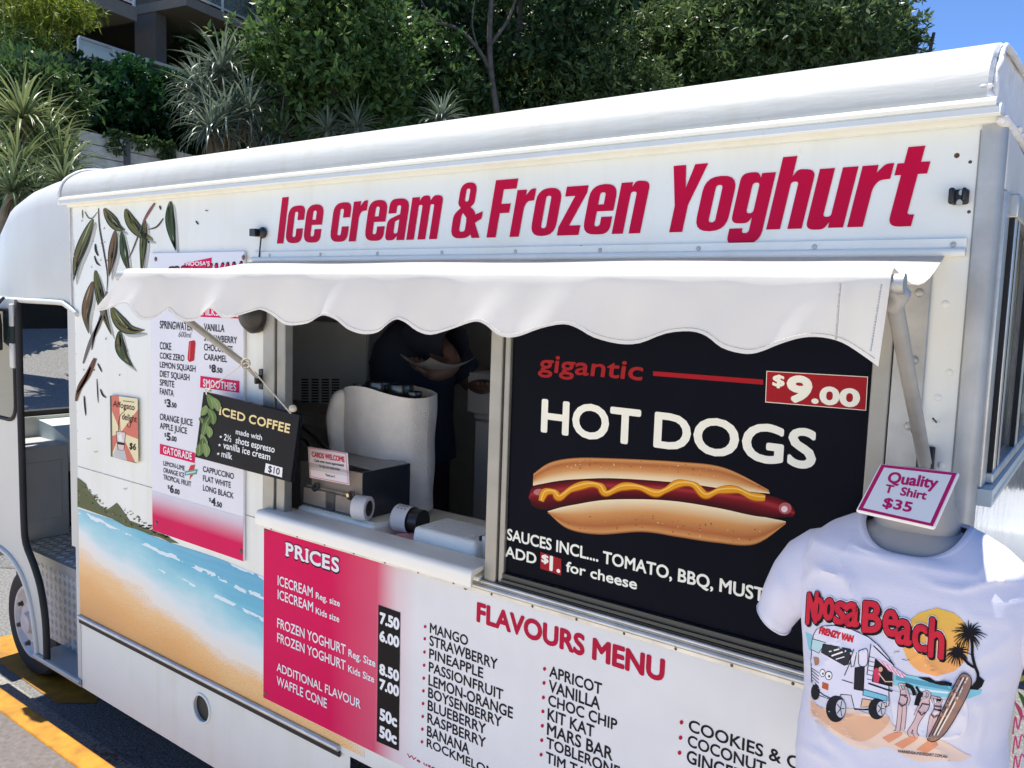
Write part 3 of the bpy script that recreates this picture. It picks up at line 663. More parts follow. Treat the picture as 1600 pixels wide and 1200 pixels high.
pt = Art(lambda x, y: P(x, y, .006)); pt.poly([(1198, 579.5), (1356.5, 588.5), (1353.5, 641.5), (1196, 628.5)], OFFW); pt.poly([(1199, 580.5), (1355.5, 589.5), (1352.5, 640.5), (1197, 627.5)], HRED)
pt.text('$', (1208, 602), (1225, 603.5), (1208, 586), OFFW, bold=.07); pt.text('9', (1231, 625), (1265, 628), (1231, 588.5), OFFW, bold=.085); pt.text('.00', (1270, 629), (1341, 634), (1270, 604), OFFW, bold=.09)
pt.build('price_tag', INK, hd_)
hp = Art(lambda x, y: P(x, y, .006))
def zc(pts, n=7): return [np.array(Z2(*p)) for p in curve(pts, n)]
BR0, BR1, BR2, BR3 = rgb(214, 190, 150), rgb(196, 140, 84), rgb(164, 98, 56), rgb(120, 66, 36)
tA = zc([(133, 697), (220, 680), (300, 672), (450, 668), (700, 685), (900, 712), (1058, 728)]); tB = zc([(135, 650), (200, 606), (300, 588), (450, 590), (700, 603), (880, 626), (1052, 712)])
hp.band(tA, tB, [(0, rgb(226, 206, 170)), (.18, BR0), (.42, BR1), (.75, BR2), (.93, BR1), (1, BR3)], 1)
bA = zc([(190, 797), (280, 772), (400, 752), (560, 748), (700, 757), (850, 782), (1000, 812), (1120, 836)]); bB = zc([(196, 806), (270, 866), (390, 888), (560, 878), (700, 898), (850, 920), (1000, 926), (1120, 846)])
hp.band(bA, bB, [(0, rgb(232, 214, 180)), (.15, BR0), (.4, BR1), (.75, BR2), (.93, BR1), (1, BR3)], 1)
sA = zc([(116, 742), (130, 702), (180, 688), (300, 673), (450, 669), (700, 686), (900, 713), (1060, 735), (1135, 764), (1158, 797)]); sB = zc([(118, 750), (138, 780), (190, 790), (290, 772), (410, 753), (560, 750), (700, 759), (860, 785), (1020, 818), (1150, 820)])
S0, S1, S2, S3 = rgb(52, 6, 12), rgb(112, 18, 30), rgb(150, 44, 50), rgb(70, 8, 18)
hp.band(sA, sB, [(0, S0), (.2, S1), (.33, S2), (.5, S1), (.8, S3), (1, S0)], 2)
hp.ell(*Z2(1118, 785), 10, 9, rgb(170, 90, 95), lay=3); hp.ell(*Z2(1115, 788), 5, 5, rgb(230, 200, 200), lay=4); hp.ell(*Z2(158, 722), 9, 5, rgb(170, 110, 110), lay=3)
mu = zc([(165, 758), (180, 724), (215, 722), (238, 742), (285, 710), (350, 692), (395, 700), (420, 728), (480, 702), (545, 703), (610, 726), (650, 716), (700, 690), (760, 694), (808, 735), (862, 716), (930, 714), (985, 738), (1040, 746)])
hp.stroke(mu, 9.5, rgb(150, 84, 12), lay=4, taper=lambda t: 1+.5*math.sin(t*31)**2); hp.stroke([(x, y-.6) for x, y in mu], 7.5, rgb(214, 142, 34), lay=5, taper=lambda t: 1+.5*math.sin(t*31)**2); hp.stroke([(x, y-2) for x, y in mu], 2, rgb(244, 190, 90), lay=6)
rr = random.Random(2)
for i in range(150):                          # the speckled crust in the printed picture
    A, B = (tA, tB) if i % 2 else (bA, bB); j = int(rr.gauss(.55, .2)*len(A)) % len(A); t = rr.uniform(.45, .9); q = A[j]+(B[j]-A[j])*t
    hp.ell(q[0], q[1], rr.uniform(.5, 1.7), rr.uniform(.4, 1.1), rr.choice([BR0, BR1, BR3, BR2, BR1]), n=6, lay=7)
hp.build('hot_dog_picture', INK, hd_)

# ------------------------------------------------------------------ boards
def stripes(art, z0, z1, xs_cols):            # vertical colour bands across a printed board
    for (x0, c0), (x1, c1) in zip(xs_cols[:-1], xs_cols[1:]):
        k = len(art.v); art.add([(x0, -.0075, z0), (x1, -.0075, z0), (x1, -.0075, z1), (x0, -.0075, z1)], [(0, 1, 2, 3)], col=c0)
        art.c[k+1] = art.c[k+2] = c1
BWH = rgb(222, 221, 219)
mb = MB(); mb.box(-2.33, -.32, -.007, 0, .484, 1.103); mbo = mb.build('menu_board', mat('board_white', BWH, .3, var=.02), van)
bg_ = Art(lambda x, y: P(x, y, -.0075)); xa = P(520, 900)[0]; xb = P(592, 900)[0]; xc = P(655, 940)[0]; xm = (xb+xc)/2
def mixc(a, b, t): return tuple(i+(j-i)*t for i, j in zip(a, b))
stripes(bg_, .485, 1.102, [(-2.329, MAG), (xa, MAG), (xb, mixc(MAG, BWH, .12)), ((xb+xm)/2, mixc(MAG, BWH, .45)), (xm, mixc(MAG, BWH, .78)), (xc, BWH), (-.322, BWH)])
bg_.build('board_print', INKG, mbo)
pb = Art(lambda x, y: P(x, y, -.0075), base=.0006)
PW = rgb(236, 226, 232); PK = (.01, .008, .01)
pb.text('PRICES', (447, 870), (530, 895.5), (447, 847), PK, bold=.085, slab=1.25, lay=1); pb.text('PRICES', (447.6, 868.5), (529.5, 893.5), (447.6, 848), PW, bold=.05, slab=1.15, lay=4)
cond = [('ICECREAM', (434.5, 915), (489, 932), (434.5, 899)), ('ICECREAM', (434.5, 936.5), (489.5, 955), (434.5, 921)),
        ('FROZEN YOGHURT', (433.7, 981), (540.4, 1022), (433.7, 965.5)), ('FROZEN YOGHURT', (433.7, 1004), (540.4, 1045.5), (433.7, 988.5)),
        ('ADDITIONAL FLAVOUR', (433, 1050.5), (563.8, 1104), (433, 1035)), ('WAFFLE CONE', (433, 1071), (511, 1105), (433, 1056))]
for t, a, b, c in cond: pb.text(t, a, b, c, PW, bold=.022, lay=6, bx=.6)
for t, a, b, c in (('Reg. size', (494, 935), (531.5, 947), (494, 925)), ('Kids size', (494, 959.5), (530.5, 971), (494, 949)), ('Reg. Size', (545, 1026), (586.8, 1041), (545, 1014)), ('Kids Size', (544.6, 1050.6), (585, 1065), (544.6, 1039))):
    pb.text(t, a, b, c, PW, bold=.035, lay=6, bx=.6)
pb.build('price_lettering', INK, mbo)
pc = Art(lambda x, y: P(x, y, -.0075), base=.0006); pc.poly([(591.8, 945), (626, 957), (623.6, 1173), (589, 1158)], PK, 7)
for t, a, b, c in (('7.50', (594.6, 973.5), (623.6, 983.5), (594.6, 957)), ('6.00', (594.2, 1001.5), (623.5, 1010), (594.2, 985)), ('8.50', (594, 1053.5), (623.2, 1063), (594, 1037)), ('7.00', (594, 1077.5), (623.2, 1086), (594, 1060.5)), ('50c', (594.4, 1125), (620, 1133.5), (594.4, 1107)), ('50c', (594, 1152), (619.5, 1160.5), (594, 1134))):
    pc.text(t, a, b, c, WHT, bold=.075, lay=9)
pc.build('price_column', INK, mbo)
fl = Art(lambda x, y: P(x, y, -.0075), base=.0006); FRD = rgb(176, 24, 58); DK = rgb(34, 30, 36)
fl.text('FLAVOURS MENU', (746, 968.5), (1036, 1066), (746.5, 942), FRD, bold=.06, lay=2)
B1 = [('MANGO', 990, 731, 1007), ('STRAWBERRY', 1009, 777, 1045), ('PINEAPPLE', 1029.7, 754.7, 1058), ('PASSIONFRUIT', 1050.4, 786, 1092), ('LEMON-ORANGE', 1070.6, 801, 1122), ('BOYSENBERRY', 1090.4, 783.5, 1135), ('BLUEBERRY', 1110.2, 758.8, 1146), ('RASPBERRY', 1130.4, 758.8, 1167), ('BANANA', 1150.2, 732.8, 1178), ('ROCKMELON', 1170, 772, 1211)]
for i, (t, y, x1, y1) in enumerate(B1):
    x0 = 672-.55*i; fl.text(t, (x0, y), (x1, y1), (x0, y-16.6), DK, bold=.026, lay=2); fl.ell(x0-7.5, y-11, 2.1, 2.7, FRD, 10, lay=2)
B2 = [('APRICOT', 1058, 940, 1084), ('VANILLA', 1080, 937, 1109), ('CHOC CHIP', 1102.7, 963.8, 1140), ('KIT KAT', 1124.5, 928, 1152), ('MARS BAR', 1147, 956.8, 1189), ('TOBLERONE', 1169.6, 968, 1213), ('TIM TAM', 1192, 930, 1222)]
for i, (t, y, x1, y1) in enumerate(B2):
    x0 = 858.6-.9*i; fl.text(t, (x0, y), (x1, y1), (x0, y-18), DK, bold=.026, lay=2); fl.ell(x0-7.5, y-13, 2.5, 3.1, FRD, 10, lay=2)
B3 = [('COOKIES & CREAM', 1144.5, 1330, 1229), ('COCONUT', 1168.5, 1196, 1206), ('GINGER', 1192, 1160, 1222)]
for i, (t, y, x1, y1) in enumerate(B3):
    x0 = 1076-1.5*i; fl.text(t, (x0, y), (x1, y1), (x0, y-21), DK, bold=.026, lay=2); fl.ell(x0-11, y-16, 3, 3.6, FRD, 10, lay=2)
fl.text('We use fresh fruit', (636, 1190), (745, 1226), (636, 1177), FRD, bold=.03, lay=2)
fl.build('flavour_lettering', INK, mbo)
bs = MB()
for px, py in ((730, 917), (418, 828), (418, 1082)):
    c = P(px, py); bs.lathe((c[0], -.0075, c[2]), (0, -1, 0), [(0, .007), (.002, .006), (.003, .002)], 12)
bs.each('board_screw', mat('screw_brown', (.16, .11, .08), .5, .5, var=.4), mbo, smooth=50)

dm = MB(); dm.box(-3.035, -2.440, -.012, -.003, .958, 2.055); dmo = dm.build('drinks_menu_board', mat('menu_lilac_white', rgb(208, 208, 214), .3, var=.02), van)
da = Art(lambda x, y: P(x, y, -.0125), base=.0006)
zt = (.958+.12); WB = rgb(208, 208, 214)
for (z0, c0), (z1, c1) in (((.959, MAG), (1.02, MAG)), ((1.02, MAG), (1.055, mixc(MAG, WB, .30))), ((1.055, mixc(MAG, WB, .30)), (1.09, mixc(MAG, WB, .75))), ((1.09, mixc(MAG, WB, .75)), (1.12, WB))):
    kk = len(da.v); da.add([(-3.034, -.0128, z0), (-2.441, -.0128, z0), (-2.441, -.0128, z1), (-3.034, -.0128, z1)], [(0, 1, 2, 3)], col=c0); da.c[kk+2] = da.c[kk+3] = c1
da.poly([(288, 411.5), (331, 402.5), (329.8, 415.5), (289, 420)], MAG, 2); da.text("NOOSA'S", (291, 417.5), (328, 412.5), (291, 409), WHT, bold=.05, lay=4); da.level = False
da.text('FRENZY VAN', (262, 446), (374, 440), (265, 419), PK, bold=.10, lay=2); da.text('FRENZY VAN', (263, 445), (373, 439), (266, 420), MAG, bold=.06, lay=5); da.level = True
L1 = [('SPRINGWATER', 250, 511.4, 301, 518.5, 501.3), ('COKE', 250, 545.6, 267.5, 547, 534.5), ('COKE ZERO', 250, 561.5, 288, 563, 550.8), ('LEMON SQUASH', 250, 575.4, 305.5, 579.5, 565), ('DIET SQUASH', 250, 589.3, 296, 593.8, 579), ('SPRITE', 250, 602.6, 272.3, 605, 592.6), ('FANTA', 250, 616.6, 271.3, 619, 606.4),
      ('ORANGE JUICE', 250, 657.3, 300.8, 664, 646), ('APPLE JUICE', 250, 670.6, 292.2, 676.8, 660.2), ('LEMON-LIME', 255.4, 727.6, 288.6, 734.8, 720), ('ORANGE ICE', 255.4, 738.2, 288, 746, 730.7), ('TROPICAL FRUIT', 255.4, 748.8, 298.7, 760.5, 741.3),
      ('VANILLA', 319, 516.8, 350.5, 518.4, 505.6), ('STRAWBERRY', 319, 533.6, 370.4, 535.4, 522.5), ('CHOCOLATE', 319, 548, 363.5, 551, 537.2), ('CARAMEL', 319, 562.8, 354.6, 565.2, 552.5), ('CAPPUCCINO', 317.4, 737.4, 365.4, 748.2, 728.3), ('FLAT WHITE', 317.4, 752, 360.6, 761.6, 742.6), ('LONG BLACK', 317.4, 766.7, 364.9, 778.8, 757.7)]
DK2 = rgb(44, 44, 52)
for t, x0, y0, x1, y1, yt in L1: da.text(t, (x0, y0), (x1, y1), (x0, yt), DK2, bold=.020, lay=2, bx=.5)
da.text('600ml', (278.6, 526), (297.6, 528.5), (278.6, 517.6), rgb(110, 110, 118), lay=2, shear=.3)
for d_, c_, x0, y0, x1, y1, yt in (('3', '.50', 261, 635.6, 275.7, 637.2, 624), ('5', '.00', 261, 687.5, 275.7, 690, 676.2), ('6', '.00', 266, 768.8, 280.5, 773, 757.6), ('8', '.50', 331, 581.2, 347.3, 582.8, 570), ('4', '.50', 330.6, 788.8, 346.7, 793.4, 777.4)):
    xm_ = x0+(x1-x0)*.42; ym_ = y0+(y1-y0)*.42
    da.text(d_, (x0, y0), (xm_-.8, ym_), (x0, yt), DK2, bold=.06, lay=2); da.text(c_, (xm_, ym_), (x1, y1), (xm_, ym_-7.4), DK2, bold=.05, lay=2); da.text('$', (x0-4, y0-5.6), (x0-.8, y0-5.3), (x0-4, yt), DK2, lay=2)
for q, t, a, b, c in (([(250, 693.5), (304.9, 707.8), (304.4, 723.6), (250, 709.4)], 'GATORADE', (255.5, 707), (300, 719.3), (255.5, 697.5)), ([(313.4, 587.4), (374.2, 595.3), (373.6, 613.7), (312.8, 605.5)], 'SMOOTHIES', (318, 603.4), (369, 610.6), (318, 592.2)), ([(313.4, 479), (376, 482), (375.6, 498), (313, 495)], 'MILKSHAKES', (317, 492), (373, 495), (317, 481.5)), ([(313, 700), (374, 713), (374, 729), (313, 715)], 'COFFEE', (320, 713.5), (366, 724), (320, 703))):
    da.poly(q, MAG, 2); da.text(t, a, b, c, WHT, bold=.03, slab=.9, lay=4)
da.poly(rnd_loop([(295.5, 533.5, 1.5), (304, 531.5, 1.5), (305.5, 536, 1), (303.4, 563.5, 2), (295.5, 566, 2), (293.2, 561, 1)]), rgb(176, 30, 42), 3); da.poly([(296.5, 535), (298.5, 535), (297, 562), (295, 562)], rgb(220, 90, 96), 4)
da.poly([(298, 727), (305, 726), (303, 735), (307, 735), (296, 750), (298, 739), (293, 739)], rgb(206, 60, 40), 3); da.poly([(289, 736.5), (309, 733), (307, 741), (289, 743)], rgb(96, 150, 140), 4); da.poly([(291, 738.5), (306.5, 735.5), (306, 738), (291, 741)], rgb(190, 214, 205), 5)
da.build('menu_lettering', INK, dmo)
ms = MB()
for px, py in ((243.5, 405), (380.5, 402.5), (245, 817), (377, 861)):
    c = P(px, py, -.0125); ms.lathe((c[0], -.0125, c[2]), (0, -1, 0), [(0, .009), (.002, .008), (.004, .003)], 12)
ms.each('board_screw', mat('screw_brown', (.16, .11, .08), .5, .5, var=.4), dmo, smooth=50)

# affogato sign
af = MB(); c0 = P(175.3, 618); c1 = P(216, 724); af.box(c0[0], c1[0], -.010, 0, c1[2]+.002, c0[2]); afo = af.build('affogato_sign', BLACK, van)
A7 = sub_img(160, 600, .11667); CRM, SAL = rgb(226, 214, 170), rgb(206, 116, 98); aa = Art(lambda x, y: P(x, y, -.0105), base=.0005); ce = A7(248, 650)
TL, TR, BR_, BL = A7(126, 150), A7(474, 196), A7(484, 1058), A7(140, 980)
aa.poly([TL, TR, BR_, BL], CRM, 1)
def lerp(a, b, t): return (a[0]+(b[0]-a[0])*t, a[1]+(b[1]-a[1])*t)
for q in ([TL, lerp(TL, TR, .28), ce], [lerp(TL, BL, .0), lerp(TL, BL, .25), ce], [lerp(TR, BR_, .17), lerp(TR, BR_, .63), ce], [lerp(TL, BL, .66), lerp(TL, BL, .92), ce], [lerp(BL, BR_, .5), lerp(BL, BR_, .88), ce]): aa.poly(q, SAL, 2)
aa.poly([BL, lerp(BL, BR_, .55), ce], rgb(190, 190, 186), 3)
aa.poly([A7(188, 640), A7(312, 650), A7(300, 780), A7(290, 890), A7(215, 880), A7(200, 770)], rgb(214, 196, 186), 4); aa.poly([A7(196, 770), A7(304, 790), A7(298, 820), A7(204, 806)], INKB, 5); aa.poly([A7(216, 690), A7(256, 660), A7(280, 770), A7(222, 762)], rgb(240, 232, 220), 6)
for ln in ([(188, 640), (200, 770), (214, 880), (290, 890), (302, 780), (314, 650), (250, 630), (188, 640)],): aa.stroke([A7(*p) for p in ln], .9, rgb(90, 60, 56), 7)
aa.text('Affogato', A7(146, 330), A7(432, 320), A7(146, 222), rgb(70, 26, 22), bold=.02, shear=.15, lay=8); aa.text('delight', A7(268, 480), A7(462, 505), A7(268, 390), rgb(70, 26, 22), bold=.02, shear=.1, lay=8); aa.text('$6', A7(366, 870), A7(450, 880), A7(366, 785), PK, bold=.05, shear=.15, lay=8)
aa.stroke([A7(*p) for p in curve([(305, 310), (300, 360), (245, 420), (222, 520), (222, 640)], 5)], .9, rgb(80, 30, 26), 9); aa.stroke([A7(280, 226), A7(430, 244)], 1, rgb(70, 26, 22), 9); aa.stroke([A7(*p) for p in curve([(385, 480), (380, 560), (350, 575), (332, 530)], 5)], .9, rgb(70, 26, 22), 9)
aa.build('affogato_picture', INK, afo)

# ------------------------------------------------------------------ painted beach and gum leaves on the side
def mural_mat():
    m = bpy.data.materials.new('beach_mural_paint'); m.use_nodes = True; n = m.node_tree; b = n.nodes['Principled BSDF']; L = n.links
    b.inputs['Roughness'].default_value = .32
    tc = n.nodes.new('ShaderNodeTexCoord'); sp = n.nodes.new('ShaderNodeSeparateXYZ'); L.new(tc.outputs['UV'], sp.inputs[0])
    def mth(op, a, b_=None):
        q = n.nodes.new('ShaderNodeMath'); q.operation = op
        for i, v in enumerate((a, b_)):
            if v is None: continue
            if isinstance(v, (int, float)): q.inputs[i].default_value = v
            else: L.new(v, q.inputs[i])
        return q.outputs[0]
    def nz(sc, det, stretch):
        mp = n.nodes.new('ShaderNodeMapping'); mp.inputs['Scale'].default_value = stretch; L.new(tc.outputs['UV'], mp.inputs[0])
        q = n.nodes.new('ShaderNodeTexNoise'); q.inputs['Scale'].default_value = sc; q.inputs['Detail'].default_value = det; L.new(mp.outputs[0], q.inputs['Vector']); return q.outputs['Fac']
    x, z = sp.outputs[0], sp.outputs[1]        # metres along the van and up
    big = mth('SUBTRACT', nz(3.2, 5, (1, 2.2, 1)), .5); fine = mth('SUBTRACT', nz(22, 4, (.35, 2, 1)), .5)
    shore = mth('ADD', mth('MULTIPLY', x, -.145), .735)
    s_ = mth('ADD', mth('ADD', mth('SUBTRACT', z, shore), mth('MULTIPLY', big, .16)), mth('MULTIPLY', fine, .03))
    rp = n.nodes.new('ShaderNodeValToRGB'); e = rp.color_ramp.elements
    stops = [(0, rgb(196, 142, 82)), (.30, rgb(224, 166, 96)), (.42, rgb(236, 186, 128)), (.50, rgb(222, 214, 200)), (.58, rgb(206, 216, 216)), (.68, rgb(140, 196, 206)), (.80, rgb(70, 164, 190)), (1, rgb(48, 142, 180))]
    e[0].position, e[0].color = 0, (*stops[0][1], 1); e[1].position, e[1].color = 1, (*stops[-1][1], 1)
    for p_, c_ in stops[1:-1]: q = e.new(p_); q.color = (*c_, 1)
    L.new(mth('ADD', mth('MULTIPLY', s_, 1.35), .47), rp.inputs[0])
    # breakers: thin foam lines in the water
    wv = mth('ADD', mth('ADD', z, mth('MULTIPLY', x, .06)), mth('MULTIPLY', nz(5, 3, (1, 1, 1)), .06))
    ph = mth('FRACT', mth('MULTIPLY', wv, 12.5)); ln = mth('GREATER_THAN', ph, .80); br_ = mth('GREATER_THAN', nz(7, 4, (1.2, 3, 1)), .50); wt = mth('GREATER_THAN', s_, .17)
    foam = mth('MULTIPLY', mth('MULTIPLY', ln, br_), mth('MULTIPLY', wt, .75))
    mx = n.nodes.new('ShaderNodeMix'); mx.data_type = 'RGBA'; L.new(foam, mx.inputs['Factor']); L.new(rp.outputs[0], mx.inputs['A']); mx.inputs['B'].default_value = (*rgb(224, 230, 232), 1)
    st_ = mth('MULTIPLY', mth('SUBTRACT', nz(9, 5, (.25, 5, 1)), .45), mth('MULTIPLY', wt, .9))
    m2 = n.nodes.new('ShaderNodeMix'); m2.data_type = 'RGBA'; L.new(mth('MAXIMUM', st_, 0), m2.inputs['Factor']); L.new(mx.outputs['Result'], m2.inputs['A']); m2.inputs['B'].default_value = (*rgb(120, 200, 220), 1)
    sk_ = mth('GREATER_THAN', nz(260, 2, (1, 1, 1)), .60); sd = mth('LESS_THAN', s_, .02)
    m3 = n.nodes.new('ShaderNodeMix'); m3.data_type = 'RGBA'; L.new(mth('MULTIPLY', mth('MULTIPLY', sk_, sd), .55), m3.inputs['Factor']); L.new(m2.outputs['Result'], m3.inputs['A']); m3.inputs['B'].default_value = (*rgb(150, 96, 50), 1)
    L.new(m3.outputs['Result'], b.inputs['Base Color']); return m
mu_ = MB(); ztop = lambda x: .937-.012*(x+3.66)/1.33+.004*math.sin(x*9)
xs = np.linspace(XL+.002, -2.331, 24); mu_.add([(x, -.0012, .446) for x in xs]+[(x, -.0012, ztop(x)) for x in xs], [(i, i+1, 25-1+i+1, 24+i) for i in range(23)])
mu_.box(-2.331, -1.82, -.0012, -.0004, .446, .495)
muo = mu_.build('beach_mural', mural_mat(), van)
uv = muo.data.uv_layers.new(name='UVMap')
for lp in muo.data.loops:
    co = muo.data.vertices[lp.vertex_index].co; uv.data[lp.index].uv = (co.x-2.2+3.665, co.z+ROAD_Z)
hl_ = Art(lambda x, y: P(x, y), base=.0016); C5 = sub_img(0, 560, .26667)
hill = [(455, 697), (480, 715), (505, 735), (520, 775), (545, 805), (575, 850), (605, 880), (630, 885), (660, 865), (685, 845), (705, 868), (730, 905), (760, 950), (800, 965), (830, 985), (880, 1005), (930, 1015), (970, 1035), (1010, 1060), (1050, 1085), (1000, 1078), (940, 1050), (880, 1032), (800, 1000), (740, 985), (660, 940), (560, 905), (456, 868)]
hl_.poly([C5(*p) for p in hill], rgb(92, 98, 66), 1)
rr = random.Random(9)
for i in range(210):
    j = rr.randrange(0, 16); a = hill[j]; b = hill[-1-min(j, 9)]; t = rr.uniform(.12, .9); X = a[0]+(b[0]-a[0])*t+rr.uniform(-12, 12); Y = a[1]+(b[1]-a[1])*t
    if X < 458 or X > 1000: continue
    hl_.ell(*C5(X, min(Y, 866+(X-455)*.42)), rr.uniform(.6, 2.2), rr.uniform(.5, 1.6), rr.choice([rgb(66, 80, 46), rgb(108, 110, 76), rgb(82, 96, 54), rgb(134, 120, 96), rgb(52, 58, 40), rgb(98, 112, 66)]), 7, 2)
hl_.build('painted_headland', INK, van)
gl = Art(lambda x, y: P(x, y), base=.0016); C4 = sub_img(0, 280, .26667)
def gleaf(pts, w, c, lay=3, shade=True):
    p = curve([C4(*q) for q in pts], 6); prof_ = lambda t: max(.015, math.sin(math.pi*min(1, t*.95+.05))**1.05*(1.12-.35*t)); w *= .2667
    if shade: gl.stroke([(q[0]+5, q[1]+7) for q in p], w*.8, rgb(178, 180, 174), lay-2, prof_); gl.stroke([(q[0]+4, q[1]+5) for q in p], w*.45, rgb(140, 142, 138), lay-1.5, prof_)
    gl.stroke(p, w*1.08, rgb(34, 34, 26), lay, prof_); gl.stroke(p, w*.86, c, lay+1, prof_)
    lr = random.Random(int(pts[0][0]*7+pts[0][1])); n_ = len(p)
    for _ in range(9):                         # brushy streaks along the leaf
        i0 = lr.randrange(0, n_-5); i1 = min(n_-1, i0+lr.randrange(4, 9)); o_ = lr.uniform(-.30, .30)*w
        gl.stroke([(q[0]+o_*prof_(k/(n_-1)), q[1]+o_*.25) for k, q in list(enumerate(p))[i0:i1+1]], w*lr.uniform(.06, .2), lr.choice([mixc(c, rgb(150, 140, 96), .5), rgb(122, 88, 62), rgb(46, 52, 32), mixc(c, rgb(60, 90, 60), .6), rgb(150, 160, 130)]), lay+2, lambda t: max(.05, math.sin(math.pi*t)))
    gl.stroke([(q[0]+w*.36*prof_(k/(n_-1)), q[1]) for k, q in enumerate(p)][3:-3], w*.16, rgb(30, 32, 24), lay+2.5, lambda t: max(.05, math.sin(math.pi*t))); gl.stroke(p, .8, rgb(52, 56, 36), lay+3, prof_)
OL, GR, BRN = rgb(92, 94, 50), rgb(58, 78, 46), rgb(110, 84, 58)
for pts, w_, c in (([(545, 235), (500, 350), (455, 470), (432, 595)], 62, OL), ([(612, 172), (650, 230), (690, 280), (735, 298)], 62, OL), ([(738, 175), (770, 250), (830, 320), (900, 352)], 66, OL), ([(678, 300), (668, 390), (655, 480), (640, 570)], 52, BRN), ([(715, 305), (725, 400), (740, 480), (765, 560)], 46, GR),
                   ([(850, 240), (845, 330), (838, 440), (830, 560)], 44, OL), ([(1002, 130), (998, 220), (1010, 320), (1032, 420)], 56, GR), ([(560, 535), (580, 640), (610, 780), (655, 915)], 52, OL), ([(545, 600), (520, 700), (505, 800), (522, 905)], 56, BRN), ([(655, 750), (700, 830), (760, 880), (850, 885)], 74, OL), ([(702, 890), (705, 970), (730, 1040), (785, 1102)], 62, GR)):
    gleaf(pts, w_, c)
for ln, w_, c in (([(580, 170), (585, 280), (610, 420), (632, 560), (628, 660)], 2.2, rgb(70, 62, 60)), ([(628, 660), (590, 830), (530, 960), (490, 1080)], 6.5, rgb(106, 98, 94)), ([(600, 800), (560, 900), (540, 1000)], 3.5, rgb(60, 54, 52)), ([(560, 1050), (520, 1140), (470, 1220), (448, 1300)], 9, rgb(96, 62, 48)), ([(535, 1100), (500, 1180), (450, 1260)], 4, rgb(46, 34, 30)), ([(910, 140), (870, 200), (838, 260)], 4.5, rgb(120, 84, 84)), ([(960, 230), (920, 280), (870, 295)], 2.5, rgb(60, 60, 60)), ([(838, 260), (790, 390), (755, 470)], 2.2, rgb(80, 78, 76)), ([(560, 380), (565, 420), (578, 450)], 3.5, rgb(36, 36, 34)), ([(555, 450), (570, 490), (590, 508)], 2.6, rgb(36, 36, 34)), ([(485, 180), (487, 230)], 1.6, OL), ([(500, 190), (520, 225), (545, 228), (575, 190)], 1.6, GR), ([(1150, 245), (1165, 266)], 2.5, rgb(50, 50, 46)), ([(1205, 183), (1222, 186)], 1.6, rgb(50, 50, 46)), ([(938, 155), (945, 180)], 3, rgb(50, 60, 46)), ([(575, 1080), (600, 1130)], 2.4, INKB), ([(570, 1170), (575, 1260), (578, 1310)], 1.6, INKB), ([(590, 1230), (605, 1265), (625, 1280)], 2.6, INKB), ([(495, 1270), (500, 1330), (505, 1385)], 2.6, INKB)):
    gl.stroke([C4(*p) for p in curve(ln, 4)], w_, c, 7, lambda t: .35+.65*math.sin(math.pi*min(1, .1+t*.9)))
for x, y in ((522, 472), (565, 548), (738, 765)):
    q = C5(x, y); gl.stroke([(q[0]-3, q[1]-1.2), (q[0]-1.4, q[1]-.2), (q[0]-.2, q[1]+.9), (q[0]+1.2, q[1]-.9), (q[0]+3, q[1]-1.7)], .7, rgb(110, 112, 110), 7)
rr = random.Random(4)
for i in range(26): gl.ell(*C4(rr.uniform(470, 760), rr.uniform(200, 1150)), rr.uniform(.4, 1.2), rr.uniform(.8, 2), rr.choice([OL, BRN, rgb(70, 70, 66)]), 7, 7, rr.random())
gl.build('painted_gum_leaves', INK, van)

# ------------------------------------------------------------------ awning
YP, ZP = -.462, 1.955
bot = [(148, 488), (160, 485.5), (175, 482), (195, 475), (206, 476), (218, 494), (228, 500.5), (244, 497), (256, 488), (266, 484), (280, 497), (296, 502.5), (312, 498), (328, 485), (338, 483), (354, 498), (372, 494), (395, 486), (409, 484), (425, 492), (440, 505), (455, 508.5), (480, 505), (500, 495), (513, 493), (530, 500), (546, 514), (570, 522), (592, 519), (608, 506), (622, 499), (636, 504), (652, 517), (672, 523), (702, 516), (735, 505), (752, 502.5), (766, 508), (781, 521), (796, 527), (816, 525), (850, 513), (884, 506.5), (906, 513), (930, 527), (966, 537), (1000, 536), (1042, 521), (1080, 517.5), (1106, 525), (1130, 543), (1160, 552), (1185, 551), (1222, 537), (1256, 527.5), (1286, 527), (1316, 535), (1345, 553), (1372, 573)]
bot = [tuple(p) for p in curve(bot, 3)]
tx0, tx1 = P(196, 430, YP)[0], P(1396, 436, YP)[0]
nb_ = len(bot); px0, px1 = 148, 1372; rows = 9
va = MB(); vs = []; wrap = [[], [], [], []]
for j in range(rows):
    t = j/(rows-1)
    for i, (px, py) in enumerate(bot):
        f_ = (px-px0)/(px1-px0); b3 = P(px, py, YP-.012)
        # the pole is evenly spaced in metres along the cloth
        xt = tx0+(tx1-tx0)*min(1, max(0, (b3[0]-P(148, 488, YP)[0])/(P(1372, 573, YP)[0]-P(148, 488, YP)[0])))
        x = xt+(b3[0]-xt)*t; z = ZP+(b3[2]-ZP)*t
        y = YP-.017-.0045*t*math.sin(x*13+1.1)-.002*t*math.sin(x*29)-.003*math.sin(x*5)*t-.0012*math.sin(x*53+t*4)*t
        if j == 0:
            for a in np.linspace(0, 1.45, 4): wrap[int(round(a/.4833))].append((x, YP-.001-.0165*math.sin(a), ZP-.001+.0165*math.cos(a)))
        vs.append((x, y, z))
vs = wrap[0]+wrap[1]+wrap[2]+wrap[3]+vs[nb_:]; rows += 3
va.add(vs, [(j*nb_+i, j*nb_+i+1, (j+1)*nb_+i+1, (j+1)*nb_+i) for j in range(rows-1) for i in range(nb_-1)])
aw = MB(); rows2 = 10; nx = 50
